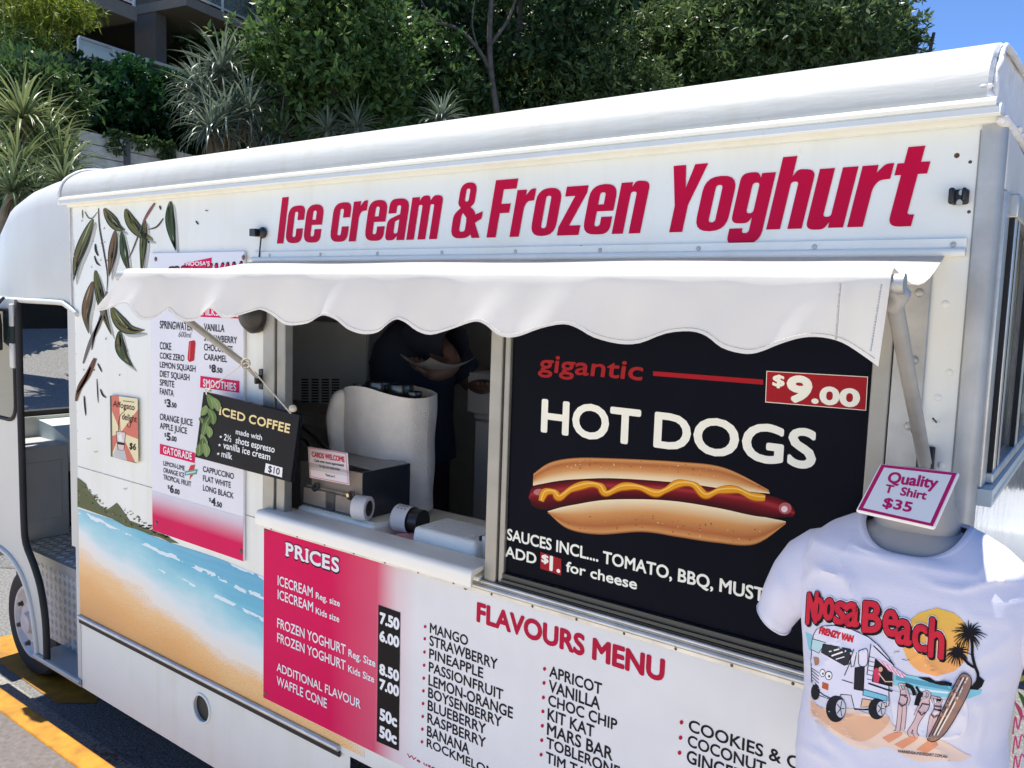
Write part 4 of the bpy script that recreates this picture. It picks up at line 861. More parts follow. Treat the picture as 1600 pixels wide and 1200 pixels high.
def cnp(u, t):                                # canopy from the rail (t=0) out to the pole (t=1), sagging a little
    xa = -2.385+(2.385-.272)*u; xb_ = tx0+(tx1-tx0)*u
    x = xa+(xb_-xa)*t; y = -.012+(YP+.012)*t; z = 2.020+(ZP+.0165-2.020)*t-.022*math.sin(math.pi*t)*(1+.25*math.sin(x*9))
    if u > .9: z -= .02*((u-.9)/.1)**2*math.sin(math.pi*t)
    return (x, y, z)
aw.grid(cnp, np.linspace(0, 1, nx), np.linspace(0, 1, rows2))
awn = aw.build('awning', translucent(mat('dimmed_awning_top', (.64, .625, .585), .6, var=.12, scale=5, bump=.12, bscale=13), .42), van, smooth=180, solid=.0015)  # white vinyl like the valance, darkened on top to curb sunlight bounced upwards
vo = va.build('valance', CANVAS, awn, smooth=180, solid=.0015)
stc = MB()                                    # stitching near the right hem
for i in range(26):
    t = .08+i*.035
    for px in (1386, 1322):
        xt = P(px, 436, YP)[0]; bb = P(px-20 if px > 1350 else px-8, 560 if px > 1350 else 540, YP); x = xt+(bb[0]-xt)*t; z = ZP+(bb[2]-ZP)*t
        if t > .9: continue
        stc.box(x-.0006, x+.0006, YP-.034, YP-.030+.004, z-.0018, z+.0018)
for tt, w_ in ((.94, .0006),):      # hem and pole-pocket seams
    jj = 3+tt*8; j0 = int(jj); f_ = jj-j0; ln = [np.array(vs[j0*nb_+i])*(1-f_)+np.array(vs[min(j0+1, rows-1)*nb_+i])*f_-np.array([0, .0012, 0]) for i in range(2, nb_-1)]
    stc.tube(ln, w_, 4)
stc.build('stitching', mat('stitch_grey', (.55, .54, .50), .9, var=.3, scale=300), vo)
pol = MB(); pol.tube([(tx0-.035, YP, ZP-.006), (tx1+.006, YP, ZP-.006)], .014, 14); pol.tube([(tx1+.002, YP, ZP-.006), (tx1+.016, YP, ZP-.006)], .0155, 14); pol.build('awning_pole', ALUD, awn, smooth=50)
xr = -.27
ja = MB(); ja.tube([(tx1+.012, YP, ZP-.006), (xr+.004, YP+.004, ZP-.008), (xr+.010, YP+.016, ZP-.020), (xr, YP+.03, ZP-.04)], [.0145, .0165, .0165, .0135], 12); ja.tube([(xr+.002, YP+.016, ZP-.022), (xr-.004, -.035, 1.628)], .0125, 12); ja.tube([(xr-.004, -.05, 1.64), (xr-.004, -.026, 1.618)], .010, 8)
ja.build('awning_arm', ALUD, awn, smooth=50)
jb = MB(); jb.tube([(-2.345, YP+.014, ZP-.02), (-2.345, -.07, 1.672)], .0115, 10); jb.tube([(-2.345, -.075, 1.677), (-2.345, -.025, 1.628)], .0085, 8); jb.build('awning_arm', ALUD, awn, smooth=50)
kb = MB()
for x in (-2.345, xr-.004): kb.box(x-.012, x+.012, -.012, .001, 1.585, 1.655); kb.box(x-.005, x+.005, -.035, -.010, 1.605, 1.635)
kb.build('arm_bracket', BLACK, awn, bevel=.003)
kc = MB()
for a, b in (((1485, 320), (1518, 295)),):
    p0 = P(1484, 321); p1 = P(1519, 294); kc.box(p0[0]+.002, p1[0]-.003, -.012, 0, p0[2], p1[2]-.002); kc.box(p0[0], p0[0]+.010, -.028, -.010, p0[2], p1[2]); kc.box(p1[0]-.014, p1[0]-.006, -.022, -.010, p0[2]+.004, p1[2])
kc.build('catch', BLACK, van, bevel=.004)
ksc = MB()
for px, py in ((1503, 301), (1499, 316)):
    c = P(px, py, -.014); ksc.lathe(tuple(c), (0, -1, 0), [(0, .006), (.002, .005)], 10)
ksc.each('catch_screw', ALUD, van)
kl = MB(); p0 = P(402, 372); p1 = P(415, 358); kl.box(p0[0]-.004, p1[0]-.018, -.03, -.002, p0[2]+.004, p1[2]); kl.ball((p1[0]-.006, -.008, (p0[2]+p1[2])/2+.002), .02, 6, (1, .5, 1))
kl.tube([P(408, 371, -.014), P(406, 390, -.012), P(404, 415, -.012)], .003, 6); kl.build('catch', BLACK, van, bevel=.003)
cw = MB(); cw.tube(curve([tuple(VX(*q, -.29)) for q in ((1441, 722), (1438, 700), (1428, 680), (1425, 672), (1432, 658))], 5), .002, 6); cw.tube(curve([tuple(VX(*q, -.265)) for q in ((1458, 654), (1466, 664), (1476, 683))], 4), .002, 6); cw.each('loose_wire', BLACK, van)
spk = MB(); c = P(401, 492, -.004); spk.lathe((c[0], -.002, c[2]), (0, -1, 0), [(0, .062), (.02, .064), (.03, .058), (.045, .045), (.055, .028), (.06, .004)], 28)
spk.build('round_speaker', BLACK, van, smooth=40)

# ------------------------------------------------------------------ inside the van
DARK = mat('interior_grey', (.55, .54, .52), .7, var=.1); FLZ = .42
it = MB(); it.box(-3.62, -.215, .05, WD-.02, FLZ-.03, FLZ); it.box(-3.62, -.215, WD-.06, WD-.03, FLZ, 2.25); it.box(-3.62, -3.58, .05, WD-.05, FLZ, 2.25); it.box(-3.62, -.23, .03, WD-.05, 2.245, 2.255)
it.box(-2.33, -.3, .033, .05, .43, 1.09); it.box(-3.6, -2.335, .033, .05, .43, 2.24); it.box(-.375, -.22, .033, .05, .43, 2.24)
it.box(-1.29, -.36, .022, .03, 1.14, 1.99)
it.build('interior_lining', DARK, van)
cup = MB(); cup.box(-2.30, -1.0, 1.05, 1.88, 1.42, 1.60); cup.box(-2.26, -1.0, 1.06, 1.88, .42, 1.385); cup.box(-2.30, -1.0, 1.10, 1.88, 1.385, 1.42)
cup.build('cupboard', mat('cupboard_grey', (.66, .63, .60), .6), van, bevel=.006)
cu2 = MB(); cu2.box(-2.22, -1.7, 1.2, 1.6, 1.6005, 1.70); cu2.box(-2.05, -1.72, 1.25, 1.55, 1.70, 1.82); cu2.each('shelf_box', mat('box_grey', (.62, .60, .57), .7, var=.1), van, bevel=.01)
gs = MB(); gs.box(-3.55, -2.66, .78, .80, 1.415, 1.79); gs.box(-3.55, -2.66, .775, .80, 1.79, 1.797); gso = gs.build('appliance_panel', mat('appliance_grey', (.70, .72, .70), .5, .1), van, bevel=.003)
lv = MB()
for ci_, px in enumerate((477, 493, 509, 525)):
    for ri in range(9):
        py = 594+ri*4.25; c = P(px, py, .778); lv.obox((c[0]-.028, .7775, c[2]-.003), (.05, 0, .004), (0, .001, 0), (0, 0, .0065))
lv.build('louvres', BLACK, gso)
be = MB(); be.tube([(-2.653, .778, 1.79), (-2.653, .778, 1.42), (-2.62, .778, 1.385)], .006, 6); be.box(-3.3, -2.70, .74, .80, 1.315, 1.36); be.build('bench_edge', mat('bench_pale', (.42, .40, .37), .5), van)
pp = MB()
for q in ((505, 494, 535, 514, (.30, .34, .32)), (488, 494, 505, 514, (.05, .09, .08))):
    a, b = P(q[0], q[3], .8), P(q[2], q[1], .8); pp.box(a[0], b[0], .80, .804, a[2], b[2])
pp.each('wall_picture', mat('faded_picture', (.20, .24, .23), .6, var=.5, scale=14), van)

# ================================================================== THINGS ON THE COUNTER
CZ = 1.13
# iced coffee board hanging from the awning arm
cbY = -.085
def K6(x, y): return P(220+x*.31674, 380+y*.31674, cbY)
A_, B_, C_, D_ = K6(308, 734), K6(783, 846), K6(738, 1180), K6(267, 1056)
ic = thing('iced_coffee_sign', 'black iced coffee board with a leafy left edge, hung from the awning arm by cord', 'hanging sign', (A_+C_)/2)
m = MB(); m.prism([A_, B_, C_, D_], (0, .016, 0)); m.build('board', mat('board_black', (.007, .008, .012), .45, var=.2, spec=.1), ic, bevel=.002)
ia = Art(lambda x, y: P(x, y, cbY), level=False, base=.0008); CR = rgb(226, 206, 150)
ia.text('ICED', (343.3, 647.6), (383, 659), (344, 635.6), CR, bold=.045, slab=1.0, lay=2); ia.text('COFFEE', (389, 660.3), (452.2, 676.6), (390.5, 647.5), CR, bold=.045, slab=1.0, lay=2)
ia.build('heading_lettering', INK, ic); ia = Art(lambda x, y: P(x, y, cbY), level=False, base=.0008)
ia.text('made with', (368.8, 678), (409.4, 687.8), (369.5, 669.8), WHT, bold=.02, lay=2)
for st_, t, a, b, c, sx, sy in ((1, '2½  shots espresso', (350, 687.6), (429, 707.5), (351, 677.8), 345.3, 682.5), (1, 'vanilla ice cream', (349, 700), (422, 719.3), (350, 690), 343.4, 695.4), (1, 'milk', (346.4, 713.5), (362.8, 718), (347, 704), 341.4, 709)):
    ia.text(t, a, b, c, WHT, bold=.022, lay=2)
    ia.poly([(sx+(2.6 if i % 2 == 0 else 1.1)*math.sin(i*math.pi/5), sy-(2.6 if i % 2 == 0 else 1.1)*math.cos(i*math.pi/5)) for i in range(10)], WHT, 2)
ia.build('lettering', INK, ic)
pt2 = Art(lambda x, y: P(x, y, cbY), level=False, base=.0008); pt2.poly([(415.7, 723.6), (441.9, 730.8), (440.9, 746), (413.8, 738)], WHT, 2); pt2.text('$10', (419.4, 737), (437, 742), (420.3, 727.2), INKB, bold=.03, lay=4); pt2.build('price_tag', INK, ic)
lf = Art(lambda x, y: P(x, y, cbY), level=False, base=.001)
for i, (x, y, dx, dy, w_, c) in enumerate(((330, 745, 25, 75, 40, 0), (350, 760, 35, 70, 36, 1), (325, 800, -25, 50, 34, 1), (335, 815, 25, 80, 38, 0), (345, 850, -40, 60, 36, 2), (325, 880, -20, 70, 34, 0), (330, 900, 10, 60, 32, 1), (300, 940, 15, 90, 36, 1), (310, 960, -20, 80, 38, 2), (290, 990, -5, 60, 40, 0), (315, 985, 10, 70, 36, 1), (290, 860, 15, 30, 26, 2))):
    pp_ = curve([(220+.31674*x, 380+.31674*y), (220+.31674*(x+dx*.6+6), 380+.31674*(y+dy*.5)), (220+.31674*(x+dx), 380+.31674*(y+dy))], 6); pr_ = lambda t: max(.03, math.sin(math.pi*t)**.8)
    lf.stroke(pp_, w_*.31674, (rgb(96, 120, 66), rgb(118, 138, 84), rgb(72, 92, 54))[c], 2+i*.6, pr_); lf.stroke(pp_, 1, rgb(150, 160, 110), 2.3+i*.6, pr_)
lf.build('painted_leaves', INK, ic)
cdm = MB(); arm1 = np.array([-2.345, -.115, 1.708]); hl1 = K6(330, 748); hl2 = K6(745, 845)
cdm.tube(curve([hl1+np.array([0, -.004, 0]), K6(320, 715), K6(345, 712), K6(480, 612)-np.array([0, 0, 0]), P(384, 567, -.098)], 4), .0022, 6); cdm.tube([P(385, 566, -.098), K6(560, 635), hl2+np.array([0, -.004, .004])], .0026, 6)
cdm.tube([P(384, 568, -.10)+np.array([.0, .016*math.cos(a), .016*math.sin(a)]) for a in np.linspace(0, 6.3, 14)], .003, 6); cdm.ball(tuple(K6(750, 815)), .012, 6, (1.3, 1, 1)); cdm.ball(tuple(K6(340, 725)), .007, 6)
cdm.build('cord', mat('cord_cream', (.55, .50, .42), .9, var=.2, scale=200), ic)

# acrylic cash box on a white base
ACR = glass_mat('clear_acrylic', (.10, .10, .10), .16); CARD = mat('tan_card', (.46, .36, .28), .8, var=.1)
ey = thing('white_base_block', 'low white plastic block under the clear cash box on the counter', 'block', (-2.03, .15, CZ))
m = MB(); m.box(-2.245, -1.865, .065, .33, CZ, CZ+.052); m.build('block_body', COUNTER, ey, bevel=.012, seg=3)
m = MB(); m.box(-2.235, -1.875, .08, .32, CZ+.0525, CZ+.055); m.build('block_top', COUNTER, ey)
bz = CZ+.0555; bx0, bx1, by0, by1, bh = -2.24, -1.93, .075, .30, .155
ck = thing('cash_box', 'clear acrylic box with tan card inside, standing on the white block', 'cash box', ((bx0+bx1)/2, .17, bz))
m = MB(); m.box(bx0, bx1, by0, by0+.003, bz, bz+bh); m.box(bx0, bx0+.003, by0+.003, by1, bz, bz+bh); m.build('acrylic_front', ACR, ck)
m = MB(); m.box(bx1-.004, bx1, by0+.003, by1, bz, bz+bh*1.02); m.build('dark_side', mat('smoky_side', (.018, .022, .03), .12, spec=.6), ck)
m = MB(); m.box(bx0+.003, bx1-.004, by0+.06, by1, bz+bh, bz+bh+.004); m.build('grey_lid', mat('lid_grey', (.22, .22, .22), .25), ck)
m = MB(); m.box(bx0+.02, bx1-.02, by0+.035, by0+.039, bz+.07, bz+bh-.01); m.box(bx0+.01, bx0+.125, by0+.008, by0+.012, bz+.008, bz+.062); m.box(bx0+.175, bx1-.012, by0+.008, by0+.012, bz+.008, bz+.062); m.box(bx0+.012, bx1-.012, by0+.02, by0+.034, bz+.064, bz+.07); m.build('tan_card', CARD, ck)
m = MB(); m.box(bx0+.128, bx0+.17, by0+.006, by0+.012, bz+.004, bz+.066)
for x in (bx0+.075, bx1-.06): m.tube([(x, by0-.004, bz+.066), (x, by0+.012, bz+.072), (x, by0+.012, bz+.086)], .012, 8)
m.each('black_clip', BLACK, ck, bevel=.003)
m = MB(); m.lathe((bx1-.06, by0-.002, bz+.075), (0, -1, 0), [(0, .008), (.006, .007)], 8); m.build('brass_catch', mat('brass', (.5, .4, .22), .3, 1), ck)
# cards welcome note leaning in front of it
nY = by0-.008
note = thing('cards_welcome_note', 'small white note with red heading leaning on the clear cash box', 'note', P(515, 740, nY))
n4 = [P(481, 698, nY+.03), P(543, 708, nY+.03), P(546, 758, nY), P(484, 746, nY)]
m = MB(); m.prism(n4, (0, .0012, 0)); m.build('paper', mat('note_white', rgb(226, 216, 222), .6, var=.03), note)
def NT(u, v): return n4[3]+(n4[2]-n4[3])*u+(n4[0]-n4[3])*v
na = Art(NT, level=False, base=.0008); CDR = rgb(206, 60, 66)
for q in ([(.02, .03), (.98, .03), (.98, .045), (.02, .045)], [(.02, .965), (.98, .965), (.98, .98), (.02, .98)], [(.02, .03), (.03, .03), (.03, .97), (.02, .97)], [(.97, .03), (.98, .03), (.98, .97), (.97, .97)]): na.poly(q, CDR, 1)
na.text('CARDS WELCOME', (.10, .70), (.93, .70), (.10, .86), CDR, bold=.05, lay=1); na.text('Cash even more appreciated', (.16, .55), (.90, .55), (.16, .63), INKB, bold=.03, lay=1); na.text('for tips and small orders', (.28, .40), (.80, .40), (.28, .48), INKB, bold=.03, lay=1); na.text('Thank you !!', (.42, .15), (.66, .15), (.42, .22), INKB, bold=.03, lay=1)
na.build('lettering', INK, note)
# receipt rolls
def roll(name, lab, c, r, L, ax, dark=True):
    o = thing(name, lab, 'receipt roll', (c[0], c[1], c[2]-r), None)
    m = MB(); a = np.array(ax, float); a /= np.linalg.norm(a); u = np.array([0, 0, 1.0]); s2 = np.cross(a, u); th = np.linspace(-2.3, 2.6, 26)
    pr = [(math.sin(t)*s2*r*(1+.02*t)+math.cos(t)*u*r*(1+.02*t)) for t in th]; c = np.array(c)
    m.add([c+p for p in pr]+[c+p+a*L for p in pr], [(i, i+1, 27-1+i+1, 26+i) for i in range(25)]); m.build('paper_curl', mat('receipt_paper', (.62, .60, .60), .7, var=.05), o, smooth=180, solid=.0008)
    if dark:
        m = MB(); m.lathe(c+a*L*.35, a, [(0, r*.88), (L*1.3, r*.88)], 20); m.build('curl_shade', BLACK, o, smooth=40)  # black cylinder stands in for the shade inside the curl
    ra = MB()
    for k in range(6):
        for j in range(3):
            t0 = -.9+k*.28; q = [c+(math.sin(t)*s2+math.cos(t)*u)*(r*1.035)+a*L*v for t, v in ((t0, .2+j*.24), (t0+.1, .2+j*.24), (t0+.1, .32+j*.24), (t0, .32+j*.24))]; ra.quad(*q)
    ra.build('printed_lines', mat('ink_grey', (.16, .16, .17), .8), o)
    return o
c1 = P(630, 790, .16); roll('receipt_roll', 'white curled receipt with a black cylinder as its shaded inside between towel and foam box', (c1[0]-.02, .16, CZ+.066), .044, .06, (1, .10, 0))
pr_ = thing('mirrored_roll', 'grey roll with a dark core, added for one mirrored in the cash box side', 'paper roll', (bx1-.01, .072, CZ+.056))  # solid roll added for a roll mirrored in the box side
m = MB(); rc, ra_ = (bx1-.022, .068, CZ+.098), (1, .35, 0); m.lathe(rc, ra_, [(0, .038), (.002, .040), (.048, .040), (.050, .038), (.050, .026), (.046, .025)], 32); m.build('paper', mat('receipt_paper', (.62, .60, .60), .7, var=.05), pr_, smooth=40)
m = MB(); m.lathe(rc, ra_, [(.047, .0262), (.0495, .026), (.0495, .010), (.046, .009)], 24); m.build('core', BLACK, pr_, smooth=40)
# gingham basket lining
gm = bpy.data.materials.new('red_gingham'); gm.use_nodes = True; nn_ = gm.node_tree; tc = nn_.nodes.new('ShaderNodeTexCoord'); ck_ = nn_.nodes.new('ShaderNodeTexChecker'); mp = nn_.nodes.new('ShaderNodeMapping'); mp.inputs['Rotation'].default_value = (0, 0, .7); nn_.links.new(tc.outputs['Object'], mp.inputs[0]); nn_.links.new(mp.outputs[0], ck_.inputs['Vector'])
ck_.inputs['Scale'].default_value = 170; ck_.inputs['Color1'].default_value = (.50, .03, .05, 1); ck_.inputs['Color2'].default_value = (.62, .52, .50, 1); nn_.links.new(ck_.outputs[0], nn_.nodes['Principled BSDF'].inputs['Base Color']); nn_.nodes['Principled BSDF'].inputs['Roughness'].default_value = .9
gcx, gcy = -1.735, .155
m = MB(); m.grid(lambda r, a: (gcx+r*.12*math.cos(a), gcy+r*.085*math.sin(a), CZ+.004+.026*math.sqrt(max(0, 1-r*r))+.003*math.sin(a*7)*r), np.linspace(.001, 1, 10), np.linspace(0, 2*math.pi, 37)); g_o = m.build('gingham_cloth', gm, smooth=180, solid=.002)
tag(g_o, 'red and white checked cloth lying flat on the counter', 'cloth')
# foam box
fb = thing('foam_box', 'white moulded foam box with dimples on the counter by the window post', 'foam box', (-1.56, .15, CZ))
m = MB(); f0, f1 = -1.70, -1.452
m.loft([[(f0-.008, .07, CZ), (f1+.006, .07, CZ), (f1+.006, .245, CZ), (f0-.008, .245, CZ)], [(f0, .075, CZ+.080), (f1, .075, CZ+.080), (f1, .235, CZ+.080), (f0, .235, CZ+.080)]]); m.build('box_body', mat('foam_white', (.86, .86, .80), .8, var=.03, bump=.3, bscale=200), fb, bevel=.013, seg=3)
dm_ = MB()
for x, y in ((-1.66, .11), (-1.66, .20), (-1.575, .155), (-1.50, .11), (-1.50, .20)): dm_.lathe((x, y, CZ+.0802), (0, 0, 1), [(0, .0155), (.0012, .015), (.0012, .011), (-.003, .008)], 16)
dm_.each('dimple', mat('foam_dimple', rgb(226, 226, 216), .7), fb, smooth=60)
nb2 = thing('napkin_stack', 'white napkins in a thin holder against the window post', 'napkins', (-1.40, .12, CZ))
m = MB(); m.box(-1.455, -1.365, .105, .16, CZ, CZ+.092); m.build('napkins', mat('napkin_white', (.66, .65, .62), .9, var=.06, scale=30), nb2, bevel=.004)
m = MB(); m.box(-1.458, -1.362, .160, .164, CZ, CZ+.105); m.box(-1.460, -1.456, .10, .164, CZ, CZ+.09); m.build('holder', mat('holder_dark_green', (.05, .06, .045), .5), nb2)
# towel-draped machine
tw = thing('towel_draped_machine', 'upright machine on the counter wrapped in a pale towel with cups on top', 'machine', (-2.135, .40, CZ))
m = MB(); tcx, tcy = -2.135, .40
def towel(a, v):
    z = CZ+.02+v*.425; fl = 1+.022*math.sin(a*5+v*3)*(1-v)+.010*math.sin(a*11+v*2)
    q = math.cos(a); p_ = math.sin(a); k = (abs(q)**2.5+abs(p_)**2.5)**(-1/2.5)
    return (tcx+.188*k*q*fl*(1-.04*(1-v))+.003*math.sin(z*30), tcy+.12*k*p_*fl, z+.006*math.sin(a*3+1)*v-.014*v*math.cos(a*2))
m.grid(towel, np.linspace(0, 2*math.pi, 64), np.linspace(0, 1, 16)); m.build('towel', mat('towel_grey_white', (.80, .76, .70), .95, var=.06, scale=18, bump=.4, bscale=150), tw, smooth=180, solid=.004)
m = MB(); m.tube(curve([(tcx-.150, tcy-.085, CZ+.432), (tcx-.168, tcy-.092, CZ+.40), (tcx-.178, tcy-.094, CZ+.33), (tcx-.168, tcy-.094, CZ+.24), (tcx-.140, tcy-.094, CZ+.10), (tcx-.12, tcy-.09, CZ+.02)], 4), list(np.interp(np.linspace(0, 1, 21), [0, .15, .4, .7, 1], [.012, .030, .042, .036, .016])), 10); m.build('towel_fold', mat('towel_grey_white', (.80, .76, .70), .95, var=.06, scale=18, bump=.4, bscale=150), tw, smooth=180)
m = MB(); m.box(tcx-.135, tcx+.135, tcy-.075, tcy+.075, CZ, CZ+.425); m.build('machine_body', BLACK, tw)
m = MB()
for dx, dy, h, r in ((-.13, -.02, .03, .03), (-.09, .05, .03, .035), (-.03, -.03, .045, .05), (.05, .0, .04, .05), (.12, .0, .02, .03)): m.lathe((tcx+dx, tcy+dy, CZ+.43), (0, 0, 1), [(0, r), (h*.6, r*1.06), (h, r)], 18)
m.each('cup_lid', mat('cup_dark_steel', (.10, .10, .095), .25, .9), tw, smooth=40)
# dark cables and a till behind the board
cb2 = MB(); cb2.tube(curve([P(462, 660, .25), P(500, 690, .22), P(530, 720, .2)], 5), .006, 6); cb2.tube(curve([P(455, 680, .25), P(478, 690, .22), P(490, 720, .2)], 5), .006, 6)
tag(cb2.build('black_cables', BLACK), 'black cables drooping behind the clear cash box', 'cables')

# ------------------------------------------------------------------ the person serving inside
def skinned(name, verts, edges, radii, m_, parent, sub=2):
    me = bpy.data.meshes.new(name); off = np.array(ROOTLOC[parent.name]); me.from_pydata([tuple(np.array(v)-off) for v in verts], edges, []); me.materials.append(m_)
    o = bpy.data.objects.new(name, me); COL.objects.link(o); o.parent = parent
    sk_ = o.modifiers.new('skin', 'SKIN'); sk_.use_smooth_shade = True
    for i, r in enumerate(radii):
        me.skin_vertices[0].data[i].radius = (r, r) if not isinstance(r, tuple) else r
    me.skin_vertices[0].data[0].use_root = True
    s_ = o.modifiers.new('sub', 'SUBSURF'); s_.levels = s_.render_levels = sub
    return o
PX, PY = -2.46, .86
pe = thing('person', 'person in a dark t-shirt holding a paper tray inside the van', 'person', (PX, PY, FLZ))
V = []; E_ = []; Rr = []
def jv(p, r, par=None):
    V.append(p); Rr.append(r)
    if par is not None: E_.append((par, len(V)-1))
    return len(V)-1
X = lambda a, b, z: (PX+a, PY+b, FLZ+z)       # a: towards the rear of the van, b: across, z: above the floor
pv = jv(X(0, 0, .80), (.135, .10)); wa = jv(X(.0, 0, .98), (.12, .095), pv); chs = jv(X(.0, 0, 1.18), (.145, .10), wa); ub = jv(X(0, 0, 1.32), (.10, .08), chs); nk = jv(X(.01, 0, 1.41), .052, ub); he = jv(X(.03, 0, 1.50), .075, nk); ht_ = jv(X(.03, 0, 1.585), (.082, .088), he); tp = jv(X(.02, 0, 1.66), .05, ht_)
def hand(par, w, d, up_):
    w = np.array(w); d = np.array(d)/np.linalg.norm(d); up_ = np.array(up_); sd = np.cross(d, up_); pm = jv(tuple(w+d*.05), (.026, .014), par)
    for i, (o_, L) in enumerate(((-.027, .062), (-.009, .072), (.009, .068), (.026, .052))):
        a = jv(tuple(w+d*.085+sd*o_), .0095, pm); b = jv(tuple(w+d*(.085+L*.55)+sd*o_*1.05+up_*.012), .0085, a); jv(tuple(w+d*(.085+L*.85)+sd*o_+up_*.03), .0075, b)
    a = jv(tuple(w+d*.03-sd*.035+up_*.008), .0105, pm); jv(tuple(w+d*.065-sd*.048+up_*.02), .009, a)
sR = jv(X(.17, -.10, 1.345), .062, ub); eR = jv((-2.125, .76, 1.66), .044, sR); fR = jv((-2.135, .70, 1.625), .036, eR); wR = jv((-2.15, .66, 1.615), .026, fR); hand(wR, (-2.15, .66, 1.615), (-.5, .1, .12), (0, 0, 1.0))
sL = jv(X(.02, .17, 1.33), .062, ub); eL = jv(X(.14, .24, 1.12), .046, sL); fL = jv(X(.24, .20, 1.12), .038, eL); wL = jv(X(.31, .16, 1.13), .026, fL); hand(wL, X(.31, .16, 1.13), (.3, -.8, 0), (0, 0, 1.0))
for s_ in (-1, 1):
    h_ = jv(X(0, s_*.09, .74), .088, pv); t_ = jv(X(.01, s_*.095, .58), .078, h_); kn = jv(X(.02, s_*.095, .42), .056, t_); cf_ = jv(X(0, s_*.095, .28), .052, kn); an = jv(X(-.02, s_*.095, .07), .034, cf_); ft = jv(X(.06, s_*.10, .035), .036, an); jv(X(.15, s_*.105, .028), .03, ft)
skinned('body', V, E_, Rr, mat('skin', (.15, .08, .058), .55, var=.06), pe)
CLO = mat('navy_cloth', (.014, .018, .036), .9, var=.15)
m = MB()
def ell_ring(cx, cy, z, a, b, n=28): return [(PX+cx+a*math.cos(t), PY+cy+b*math.sin(t), FLZ+z) for t in np.linspace(0, 2*math.pi, n, endpoint=False)]
m.loft([ell_ring(.01, 0, z, a, b) for z, a, b in ((.80, .17, .22), (.88, .165, .215), (.98, .152, .20), (1.10, .155, .205), (1.22, .16, .215), (1.30, .13, .20), (1.37, .09, .13), (1.405, .066, .075))], cap=False)
for (p, q) in ((X(.10, -.07, 1.35), (-2.145, .775, 1.735)), (X(.02, .13, 1.33), X(.11, .24, 1.165))): m.tube([p, tuple((np.array(p)+np.array(q))/2), q], [.088, .082, .076], 14, cap=False)
m.build('t_shirt', CLO, pe, smooth=180, solid=.004)
m = MB()
for s_ in (-1, 1): m.tube([X(.0, s_*.07, .86), X(0, s_*.09, .72), X(.01, s_*.1, .5)], [.13, .115, .105], 16, cap=False)
m.build('shorts', mat('maroon_shorts', (.045, .010, .014), .9), pe, smooth=180, solid=.004)
m = MB(); m.ball(X(.02, 0, 1.60), .105, 10, (1, .92, 1.0))
for a in np.linspace(0, 2*math.pi, 30): m.tube(curve([X(.02, 0, 1.69), X(.02-.09*math.cos(a)*(1 if math.cos(a) > -.2 else .4), .095*math.sin(a), 1.62), X(.0-.09*abs(math.cos(a)), .1*math.sin(a), 1.47)], 3), [.012, .016, .018, .018, .016, .012, .006], 5)
m.build('hair', mat('dark_hair', (.015, .011, .009), .6), pe, smooth=180)
m = MB()
for s_ in (-1, 1): m.ball(X(.105, s_*.032, 1.575), .011, 6)
m.loft([[X(.108+d, y, z) for d, y, z in ((0, -.016, 1.535), (.028, 0, 1.53), (0, .016, 1.535), (.002, 0, 1.58))], [X(.10, y, z) for y, z in ((-.016, 1.535), (0, 1.53), (.016, 1.535), (0, 1.58))]])
m.build('face_features', mat('skin_lip', (.28, .13, .10), .5), pe, smooth=180)
tray = MB(); tq = [P(672, 562, .70), P(712, 563, .66), P(742, 545, .80), P(700, 556, .86)]
tc_ = np.mean(tq, axis=0); tray.grid(lambda u, v: (-2.17+.10*u+.03*v, .70+.10*v-.02*u, 1.632+.030*(u*u+v*v)**1.0), np.linspace(-1, 1, 9), np.linspace(-1, 1, 9))
tag(tray.build('paper_tray', mat('tray_paper', (.30, .28, .27), .9), smooth=180, solid=.0015), 'open paper food tray held by the person in the van', 'paper tray')

# ================================================================== MANNEQUIN, T-SHIRT, PRICE CARD
SX, SY = -.245, -.25
TZ = np.array([.98, 1.06, 1.12, 1.17, 1.235, 1.307, 1.353, 1.42, 1.47, 1.51, 1.535, 1.553, 1.563])
TA = np.array([.160, .160, .165, .164, .157, .163, .170, .176, .176, .163, .136, .104, .079])
TB = np.array([.092, .095, .097, .099, .101, .103, .105, .104, .098, .086, .074, .066, .060])
EX = 2.75
def wr(x, z, k=0):
    n1 = mnoise.noise(Vector((x*9+k, z*5+x*4, 1.7+k))); n2 = mnoise.noise(Vector((x*22+z*12, z*16-x*9, 4.1+k)))
    fold = math.exp(-((z-1.30-(x-SX)*.35)/.05)**2)*math.sin((z-(x-SX)*.6)*110)*.0022*max(0, min(1, (x-SX)/.12+.1)) + math.exp(-((z-1.33+(x-SX)*.5)/.045)**2)*math.sin((z+(x-SX)*.7)*100)*.0020*max(0, min(1, -(x-SX)/.12))
    rd = max(0, 1-abs(mnoise.noise(Vector((x*7+z*6, z*9-x*5, 9.3+k))))*3.2)**4; rd2 = max(0, 1-abs(mnoise.noise(Vector((x*11-z*9, z*8+x*6, 2.3+k))))*3.2)**4
    return .0075*n1+.0024*n2+.0085*rd*min(1, max(.15, abs(x-SX)*9))+.0055*rd2*min(1, max(.1, abs(x-SX)*8))+fold+.0025*math.sin((z-1.0)*60+x*25)*max(0, 1.16-z)*5
def tsec(z): return float(np.interp(z, TZ, TA)), float(np.interp(z, TZ, TB))
def D(x, z):
    a, b = tsec(z); t = min(.985, abs(x-SX)/a); s_ = (1-t**EX)**(1/EX); return SY-s_*(b+wr(x, z))
man = thing('mannequin', 'grey headless display mannequin on a stand wearing the white t-shirt', 'mannequin', (SX, SY, PATH_Z))
GREYM = mat('mannequin_grey', (.30, .30, .305), .38, var=.08)
m = MB(); rg_ = []
